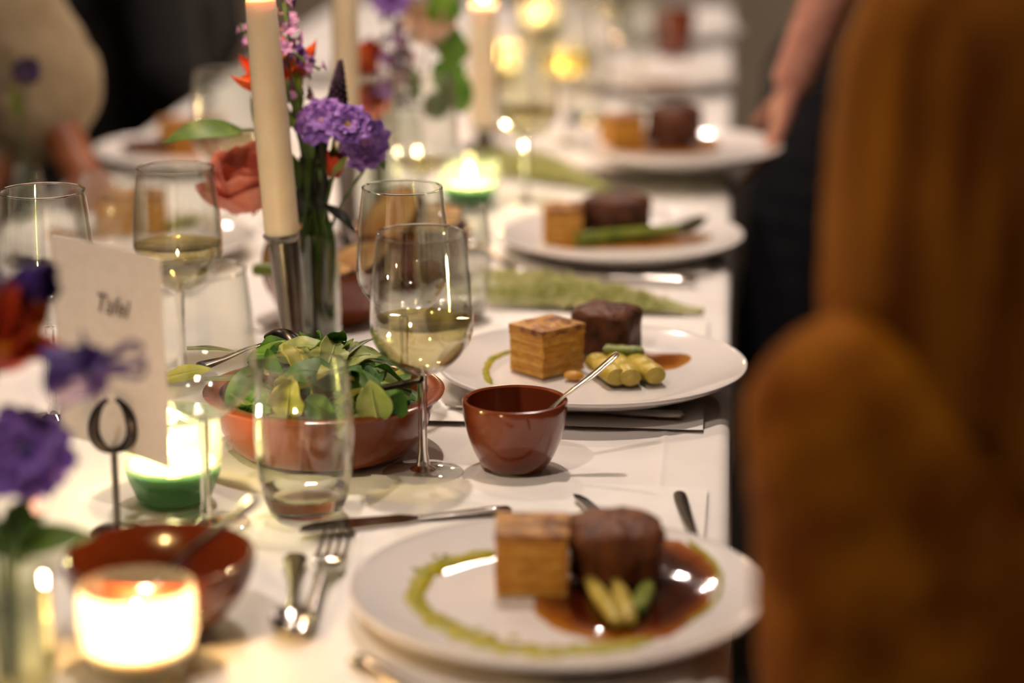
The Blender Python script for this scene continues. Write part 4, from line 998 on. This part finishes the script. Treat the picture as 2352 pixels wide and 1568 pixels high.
f = fl('violet_bloom', 'violet bloom at the top edge of the rear vase'); rstem(f, B_(915, 150), B_(900, 20)); ruffled(f, B_(900, -5), (0, -.8, .5), 0.028, 'petal_purple', 'petal_violet')
f = fl('leafy_sprig', 'bright green leaves at the right of the rear vase', 'leaf'); rstem(f, B_(985, 240), B_(1035, 150), B_(1030, 20), off=(.01, 0))
for (a, b_, w_, m_) in [((1000, 200), (1070, 150), .05, 'leaf_bright'), ((1035, 150), (1048, 60), .04, 'leaf_bright'), ((1020, 60), (1015, -30), .045, 'leaf_bright'), ((975, 260), (1050, 215), .035, 'leaf_green'), ((1060, 260), (1055, 150), .03, 'leaf_bright'), ((940, 150), (960, 235), .02, 'leaf_green'), ((1005, 120), (1020, 90), .03, 'stem_dark')]:
    leaf(f, B_(*a), B_(*b_), w_, m_, (0.2, -1, .3), .1)

# near left arrangement
NY_ = 1.345
vb3 = V((at(30, 1290, 1.30).x, 1.285, ZT))
vase('pale glass vase of purple flowers at the bottom left corner', vb3, 0.027, 0.085, 'glass_olive', 1.0, 0.7)
v3f, v3m = vb3 + V((0, 0, .012)), vb3 + V((0, 0, .086))
def C_(px, py, dy=0.0): return at(px, py, NY_ + dy)
def columbine(f, c, axis, s, spurs=True):
    ax = V(axis).normalized(); F0 = frame(c, ax, (0.1, -.3, 1))
    for k in range(5):
        a = 2 * PI * k / 5 + .3; rad = V((0, math.cos(a), math.sin(a)))
        petal(f, F0 @ frame(rad * s * .12, V((.9, 0, 0)) + rad * .32, -rad + V((.3, 0, 0))), s * 1.0, s * .85, 'petal_violet', -.12, .30, .02, .35)
        a2 = a + PI / 5; r2 = V((0, math.cos(a2), math.sin(a2)))
        petal(f, F0 @ frame(r2 * s * .08, V((.35, 0, 0)) + r2, V((1, 0, 0)) - r2 * .3), s * .6, s * .45, 'petal_violet', .1, .15, .02, .7, 'sepal')
        if spurs:
            pts = [(F0 @ (rad * s * .12)), F0 @ (V((-s * .28, 0, 0)) + rad * s * .2), F0 @ (V((-s * .5, 0, 0)) + rad * s * .3), F0 @ (V((-s * .62, 0, 0)) + rad * s * .18), F0 @ (V((-s * .52, 0, 0)) + rad * s * .1)]
            MB().tube(spline(pts, 6), [s * .06 * (1 - i / 27) + .0006 for i in range(25)], 7).build('spur', 'petal_violet', f)
f = fl('columbine', 'blue violet columbine nodding in front of the table card')
stem(f, [v3f + V((.004, 0, 0)), v3m + V((.006, .004, 0)), C_(60, 1100), C_(115, 970), C_(170, 905), C_(205, 880)], 0.0016, 'stem_green')
columbine(f, C_(240, 838), (-1, -.15, -.22), 0.040)
f = fl('scabiosa', 'large blurred purple bloom at the left edge below the card')
stem(f, [v3f, v3m, C_(40, 1200, -.02), C_(60, 1080, -.02)])
ruffled(f, C_(62, 1045, -.02), (.25, -.8, .45), 0.034, 'petal_purple', 'petal_violet', cr=.3); 
f = fl('columbine', 'dark violet columbine with orange at the left edge beside the card')
stem(f, [v3f + V((-.004, .004, 0)), v3m + V((-.006, .004, 0)), C_(-30, 1000), C_(0, 800, .01), C_(30, 720, .01)])
columbine(f, C_(40, 650, .01), (1, -.2, .10), 0.026, True)
f = fl('orange_lily', 'blurred orange red lily at the left picture edge')
stem(f, [v3f + V((-.006, 0, 0)), v3m + V((-.01, 0, 0)), C_(-40, 1000), C_(-10, 800)])
cupped(f, C_(-12, 800), (.5, -.3, .6), 6, 0.046, 0.030, ['petal_amber', 'petal_red', 'petal_orange'], .75, .7, .3)
for (px, py, m_) in [(85, 745, 'petal_red'), (45, 650, 'petal_red'), (30, 850, 'petal_red'), (40, 760, 'petal_amber')]:
    a0, b0 = C_(-30, 790), C_(px, py, -.005); petal(f, frame(a0, b0 - a0, (0, -1, .3)), (b0 - a0).length, .026, m_, .06, .2, .02, .7)
f = fl('leafy_sprig', 'green leaves above the rim of the bottom left vase', 'leaf')
stem(f, [v3f, v3m + V((.004, 0, 0)), C_(50, 1240, -.03)])
for a, b_, w_ in [((20, 1255), (225, 1232), .020), ((10, 1240), (110, 1185), .022), ((-20, 1260), (60, 1200), .024), ((40, 1290), (75, 1215), .014), ((60, 1150), (30, 1240), .02)]:
    leaf(f, C_(*a, -.03), C_(*b_, -.03), w_, 'leaf_green', (.1, -.8, .6), .12)
f = fl('flower_bud', 'small pale bud below the purple bloom at the left edge'); stem(f, [v3f, v3m, C_(75, 1190, -.02)]); cupped(f, C_(72, 1185, -.02), (.1, -.3, 1), 5, .018, .012, ['petal_blush', 'petal_lilac'], .2, .6, .2)

# bud vase by the guest on the left
vb4 = V((*on(68, 505)[:2], ZT))
vase('small bud vase beside the arm of the guest in beige', vb4, 0.018, 0.07, 'glass', .8, .6)
f = fl('scabiosa', 'small dull purple flower in front of the beige blouse')
def D_(px, py): return at(px, py, vb4.y)
stem(f, [vb4 + V((0, 0, .01)), vb4 + V((0, 0, .07)), D_(45, 300), D_(60, 190)])
ruffled(f, D_(62, 165), (.2, -.9, .3), .020, 'petal_spike', 'petal_violet', cr=.4); leaf(f, D_(45, 270), D_(30, 190), .014, 'leaf_olive', (0, -1, .2)); leaf(f, D_(58, 190), D_(95, 150), .016, 'petal_violet', (0, -1, .2))

# grass bundles lying on the table
def grass_bundle(label, tail, fan, n=230, seed=3, spread=0.06, seeds=9, curl=0.02):
    rd = random.Random(seed); t = thing('grass_bundle', label, 'grass', (0, 0, 0), 0, 'feathery green grass bundles')
    st, hd = MB(), MB(); tail, fan = V(tail), V(fan); ax = fan - tail; L = ax.length; ax.normalize(); sd = V((-ax.y, ax.x, 0))
    for i in range(n):
        s = rd.uniform(-1, 1); l = L * rd.uniform(.35, 1.0) if rd.random() < .5 else L * rd.uniform(.7, 1.02); w_ = spread * s
        pts = []
        for k in range(7):
            u = k / 6; uu = u * l / L
            pts.append(tail + ax * (l * u) + sd * (0.006 * s + w_ * uu ** 1.5) + V((0, 0, 0.003 + 0.004 * rd.random() + (0.020 * (1 - s * s)) * math.sin(PI * uu * .75) * rd.uniform(.3, 1) + curl * 0.3 * uu * noise.noise(V((i, k * .5, 0))))))
        (st if i % 2 else hd).tube(pts, [0.0011, 0.001, 0.0009, 0.0008, 0.0006, 0.0005, 0.0003], 4, caps=False)
        P = spline(pts, 5)
        for j in range(seeds):
            p = P[rd.randint(10, len(P) - 1)]; q = p + V((rd.uniform(-1, 1), rd.uniform(-1, 1), rd.uniform(-.3, 1))).normalized() * rd.uniform(.004, .012); q.z = max(q.z, TOP + .002)
            hd.tube([p, (p + q) / 2 + V((0, 0, .001)), q], [0.0004, 0.0011, 0.0003], 4, caps=False)
    st.build('stalks', 'grass_green', t)['kind'] = 'stuff'; hd.build('seed_heads', 'grass_pale', t)['kind'] = 'stuff'
    return t
ga, gb = on(1612, 727), on(1075, 668); grass_bundle('feathery green grass bundle lying behind the second plate', (ga.x, ga.y, TOP), (gb.x, gb.y, TOP), 240, 3, 0.075)
ga, gb = on(1400, 442), on(1120, 372); grass_bundle('feathery yellow green grass bundle lying further back behind the third plate', (ga.x, ga.y, TOP), (gb.x, gb.y, TOP), 200, 8, 0.09)

# ------------------------------------------------------------------ people
def capsule(m, a, b, ra, rb, n=5):
    a, b = V(a), V(b)
    for i in range(n + 1):
        u = i / n; p = a.lerp(b, u); r = ra + (rb - ra) * u
        m.ball(p, r, None, 14, 9)
def remesh(m, name, mt, parent, voxel=0.007, smooth=4, bumpy=0.0):
    me = m.mesh(name, mt, True); o = bpy.data.objects.new(name, me); COL.objects.link(o); o.parent = parent
    r = o.modifiers.new('r', 'REMESH'); r.mode = 'VOXEL'; r.voxel_size = voxel; r.use_smooth_shade = True
    s = o.modifiers.new('s', 'SMOOTH'); s.iterations = smooth; s.factor = .6
    if bumpy:
        tx = bpy.data.textures.new(name, 'CLOUDS'); tx.noise_scale = 0.06
        d = o.modifiers.new('d', 'DISPLACE'); d.texture = tx; d.strength = bumpy; d.texture_coords = 'LOCAL'
    return o
def head(parent, m, c, face, skin, hair, long=None, s=1.0):
    """adds the skull to the body mesh m, eyes, lips and hair as parts"""
    f_ = V(face).normalized(); M = frame(c, f_, (0, 0, 1)) @ Matrix.Scale(s, 4)
    m.ball((-.01, 0, .02), (.095, .074, .098), M, 20, 14); m.ball((.03, 0, -.045), (.062, .056, .068), M, 16, 12)
    m.ball((.097, 0, -.012), (.014, .012, .02), M, 10, 8); m.ball((.088, 0, .01), (.01, .008, .026), M, 10, 8); m.ball((.088, 0, -.062), (.012, .024, .012), M, 10, 8)
    for y in (-1, 1): m.ball((0, y * .076, -.005), (.018, .008, .030), M, 10, 8)
    for y in (-1, 1):
        ey = MB().ball((.078, y * .031, .008), .0125, M, 12, 8).build('eye', 'eye_white', parent); MB().ball((.0865, y * .031, .008), .0062, M, 10, 7).build('iris', 'iris', ey)
    MB().ball((.090, 0, -.048), (.008, .023, .006), M, 12, 7).build('mouth', 'lips', parent)
    hb_ = MB(); hb_.ball((-.022, 0, .034), (.098, .084, .098), M, 22, 14)
    for y in (-1, 1): hb_.ball((-.02, y * .062, .0), (.05, .026, .06), M, 12, 8)
    return hb_, M
def hand(m, wrist, d, nrm, curl=0.5, s=1.0, thumb=1):
    d = V(d).normalized(); nrm = V(nrm).normalized(); sd = nrm.cross(d).normalized(); w = V(wrist)
    for k in range(4):
        y = (k - 1.5) * .019 * s; capsule(m, w + sd * y * .6 + d * .015, w + sd * y + d * .085 * s, .016 * s, .0125 * s, 5)
        l = (.038, .044, .041, .031)[k] * s; p = w + sd * y + d * .088 * s; a = 0.0; dd = d
        for j, (ll, r) in enumerate([(l, .0092), (l * .65, .0084), (l * .5, .0076)]):
            a += curl * (0.55 if j == 0 else 0.75); dd = (d * math.cos(a) - nrm * math.sin(a)).normalized(); q = p + dd * ll; capsule(m, p, q, r * s, r * .94 * s, 4); p = q
    p = w + d * .025 * s + sd * thumb * .026 * s; q = p + (d * .7 + sd * thumb * .65 - nrm * .25).normalized() * .045 * s; capsule(m, p, q, .014 * s, .0105 * s, 4)
    e = q + (d * .9 + sd * thumb * .15 - nrm * (.3 + curl * .3)).normalized() * .032 * s; capsule(m, q, e, .0100 * s, .0085 * s, 4)
def person(label, J, skin, top_m, leg_m, hair_m, face, sleeves='long', hands=None, long_hair=False, bumpy=0.006, apron=None, group=None, r_t=1.0, loose_r=.086, arm=1.0):
    t = thing('person', label, 'person', (0, 0, 0), 0, group)
    b = MB(); g = {k: V(v) for k, v in J.items()}
    capsule(b, g['pelvis'], g['chest'], .115, .12); capsule(b, g['chest'], g['neck'], .085, .052); capsule(b, g['neck'], g['head'] - V((0, 0, .03)), .050, .050)
    for s in 'LR':
        capsule(b, g['sh' + s], g['neck'] - V((0, 0, .05)), .045, .05); capsule(b, g['sh' + s], g['el' + s], .046 * arm, .037 * arm, 9); capsule(b, g['el' + s], g['wr' + s], .037 * arm, .025 * arm, 9)
        capsule(b, g['hip' + s], g['kn' + s], .075, .055, 10); capsule(b, g['kn' + s], g['an' + s], .052, .036, 10); an = g['an' + s]
        hd_ = (hands or {}).get(s); dw = (g['wr' + s] - g['el' + s]).normalized()
        if hd_: hand(b, g['wr' + s], *hd_)
        else: hand(b, g['wr' + s], dw, V((0, 0, 1)) if abs(dw.z) < .8 else V((0, 1, 0)), .35)
    hb_, M = head(t, b, g['head'], face, skin, hair_m)
    remesh(b, 'body', skin, t, .006, 3)
    c = MB(); k = r_t; lz = loose_r
    capsule(c, g['pelvis'], g['chest'], .135 * k, .142 * k); capsule(c, g['chest'], g['neck'] - V((0, 0, .055)), .105 * k, .062 * k)
    for s in 'LR':
        capsule(c, g['chest'] + (g['sh' + s] - g['chest']) * .45, g['sh' + s], .10 * k, .064 * k); capsule(c, g['sh' + s], g['neck'] - V((0, 0, .06)), .062 * k, .06 * k)
        e = g['el' + s]; wv = g['wr' + s]
        if sleeves == 'long': capsule(c, g['sh' + s], e, .064 * k, .056 * k, 9); capsule(c, e, e.lerp(wv, .88), .056 * k, .038 * k, 9)
        elif sleeves == 'loose': capsule(c, g['sh' + s], e, .075 * k, lz, 9); capsule(c, e, e.lerp(wv, .12), lz, lz * .8, 4)
        else: capsule(c, g['sh' + s], g['sh' + s].lerp(e, .6), .064 * k, .06 * k, 6)
    remesh(c, 'top', top_m, t, .008, 6, bumpy)
    l = MB()
    for s in 'LR':
        capsule(l, g['pelvis'] + V((0, 0, -.02)), g['hip' + s], .13, .10); capsule(l, g['hip' + s], g['kn' + s], .098, .072, 10); capsule(l, g['kn' + s], g['an' + s] + V((0, 0, .03)), .070, .056, 10)
    if apron: apron(l)
    remesh(l, 'trousers', leg_m, t, .009, 5, .004)
    fd = V((face[0], face[1], 0)).normalized()
    for s in 'LR':
        sh = MB(); a = g['an' + s]; capsule(sh, V((a.x, a.y, .045)) - fd * .03, V((a.x, a.y, .04)) + fd * .14, .042, .034, 7); capsule(sh, a, V((a.x, a.y, .045)), .046, .044, 3)
        remesh(sh, 'shoe', 'shoe', t, .008, 3)
    if long_hair:
        sd = V((0, 1, 0)); hd2 = MB(); hd2.v, hd2.f, hd2.g = hb_.v, hb_.f, hb_.g
        c0 = g['head']; back = -V(face).normalized(); side = V((0, 0, 1)).cross(V(face)).normalized()
        for i in range(23):
            a = (i / 22 - .5) * PI * 1.25; o_ = back * math.cos(a) * .085 + side * math.sin(a) * .088
            p = [c0 + o_ * .75 + V((0, 0, .08)), c0 + o_ * 1.12 + V((0, 0, .02)), c0 + o_ * 1.22 + V((0, 0, -.06)), c0 + o_ * 1.25 + V((0, 0, -.14)), c0 + o_ * 1.36 + V((0, 0, -.21 - .03 * math.sin(i * 1.7)))]
            hd2.tube(spline(p, 6), [.020, .021, .022, .023, .023, .023, .023, .024, .024, .024, .024, .024, .024, .024, .024, .023, .023, .022, .021, .020, .018, .016, .013, .010, .006], 10)
        remesh(hd2, 'hair', hair_m, t, .006, 2, .006)
    else: remesh(hb_, 'hair', hair_m, t, .008, 2, .004)
    return t
def chair(label, c, rz):
    t = thing('dining_chair', label, 'chair', c, rz, 'dark wooden chairs')          # local -x is the front
    def sf(u, v): return V(((u - .5) * .42, (v - .5) * .42 * (1 - .1 * u), .452 - .008 * math.sin(PI * u) * math.sin(PI * v)))
    MB().sheet(sf, 10, 10, .025).build('seat', 'dark_wood', t)
    for x, y in ((-.19, -.19), (-.19, .19)): MB().tube([(x, y, .44), (x * 1.05, y * 1.05, 0)], [.018, .013], 10).build('leg', 'dark_wood', t)
    for y in (-.17, .17): MB().tube([(.24, y * 1.05, 0), (.195, y, .44), (.215, y, .65), (.26, y, .86)], [.014, .018, .015, .012], 10).build('back_post', 'dark_wood', t)
    def bf(u, v): return V((.245 + .02 * u - .02 * math.cos((v - .5) * 2), (v - .5) * .36, .66 + .20 * u))
    MB().sheet(bf, 6, 10, .016).build('backrest', 'dark_wood', t)
    return t

# guest in mustard, seated with her back to the camera at the near right
px_, py_ = 0.205, 1.17
chair('dark chair under the guest in mustard at the near right', (px_ + .03, py_ + .0, 0), math.radians(-94))
person('guest with long amber hair and mustard brown top seated at the near right, back turned', dict(
    pelvis=(px_ + .03, py_, .55), chest=(px_ + .02, py_ + .01, .80), neck=(px_ - .01, py_ + .02, 1.03), head=(px_ - .022, py_ + .03, 1.165),
    shL=(px_ - .131, py_ - .03, .985), elL=(px_ - .118, py_ - .02, .76), wrL=(px_ - .06, py_ + .18, .66), shR=(px_ + .17, py_ + .04, .95), elR=(px_ + .24, py_ + .10, .74), wrR=(px_ + .12, py_ + .28, .66),
    hipL=(px_ - .04, py_ + .02, .52), knL=(px_ - .02, py_ + .44, .52), anL=(px_ - .02, py_ + .46, .09), hipR=(px_ + .10, py_ + .03, .52), knR=(px_ + .13, py_ + .45, .52), anR=(px_ + .14, py_ + .48, .09)),
    'skin', 'mustard_knit', 'dark_trousers', 'hair_amber', (-.12, 1, -.05), 'long', None, True, 0.012, r_t=1.0)

# waiter holding the fourth plate
wx, wy = 0.24, 3.62
def apron(l):
    for s in (-1, 1): capsule(l, (wx - .07, wy + s * .08, .80), (wx - .10, wy + s * .09, .40), .11, .12, 8)
rim = V((c4.x + .138, c4.y + .02, c4.z + .018))
person('waiter in dark clothes reaching down to hold a plate on the right', dict(
    pelvis=(wx, wy, .90), chest=(wx + .06, wy + .02, 1.18), neck=(wx + .03, wy + .0, 1.46), head=(wx - .02, wy, 1.60),
    shL=(wx + .01, wy - .16, 1.40), elL=(rim.x + .115, rim.y + .07, 1.12), wrL=(rim.x + .022, rim.y + .035, .885), shR=(wx + .09, wy + .20, 1.40), elR=(wx + .16, wy + .30, 1.12), wrR=(wx + .04, wy + .34, .92),
    hipL=(wx, wy - .09, .88), knL=(wx - .02, wy - .10, .48), anL=(wx + .02, wy - .10, .09), hipR=(wx, wy + .09, .88), knR=(wx - .02, wy + .10, .48), anR=(wx + .02, wy + .10, .09)),
    'skin', 'navy_cloth', 'navy_cloth', 'hair_dark', (-1, -.1, -.2), 'short', {'L': ((-.30, -.16, -.94), (.88, .1, -.30), .30, .92, 1)}, False, .004, apron, arm=1.3)

# guest in beige at the left
bx, by = -1.17, 2.98
chair('dark chair under the guest in the beige blouse on the left', (bx - .04, by, 0), math.radians(180))
person('guest in a loose beige blouse resting an arm on the left table edge', dict(
    pelvis=(bx - .04, by, .56), chest=(bx + .06, by, .86), neck=(bx + .12, by, 1.12), head=(bx + .18, by, 1.26),
    shR=(bx + .20, by - .10, 1.05), elR=(bx + .262, by - .07, .892), wrR=(bx + .345, by - .15, .785), shL=(bx + .10, by + .17, 1.02), elL=(bx + .12, by + .22, .80), wrL=(bx + .12, by + .06, .66),
    hipR=(bx - .02, by - .09, .52), knR=(bx + .38, by - .10, .50), anR=(bx + .38, by - .10, .09), hipL=(bx - .02, by + .09, .52), knL=(bx + .38, by + .10, .50), anL=(bx + .38, by + .10, .09)),
    'skin_tan', 'khaki_blouse', 'dark_trousers', 'hair_dark', (1, .2, -.1), 'loose', None, False, .014, loose_r=.092)
# guest in black further along
gx, gy = -1.10, 3.98
chair('dark chair under the guest in black on the left', (gx - .08, gy, 0), math.radians(180))
person('guest in a black top seated on the left beyond the beige blouse', dict(
    pelvis=(gx - .06, gy, .56), chest=(gx + .07, gy, .86), neck=(gx + .14, gy, 1.10), head=(gx + .20, gy, 1.235),
    shR=(gx + .12, gy - .17, 1.00), elR=(gx + .16, gy - .22, .80), wrR=(gx + .08, gy - .06, .64), shL=(gx + .12, gy + .17, 1.02), elL=(gx + .14, gy + .22, .80), wrL=(gx + .08, gy + .08, .64),
    hipR=(gx - .02, gy - .09, .52), knR=(gx + .36, gy - .10, .50), anR=(gx + .36, gy - .10, .09), hipL=(gx - .02, gy + .09, .52), knL=(gx + .36, gy + .10, .50), anL=(gx + .36, gy + .10, .09)),
    'skin', 'black_wool', 'dark_trousers', 'hair_dark', (1, .1, -.2), 'long', None, False, .006, r_t=1.1)
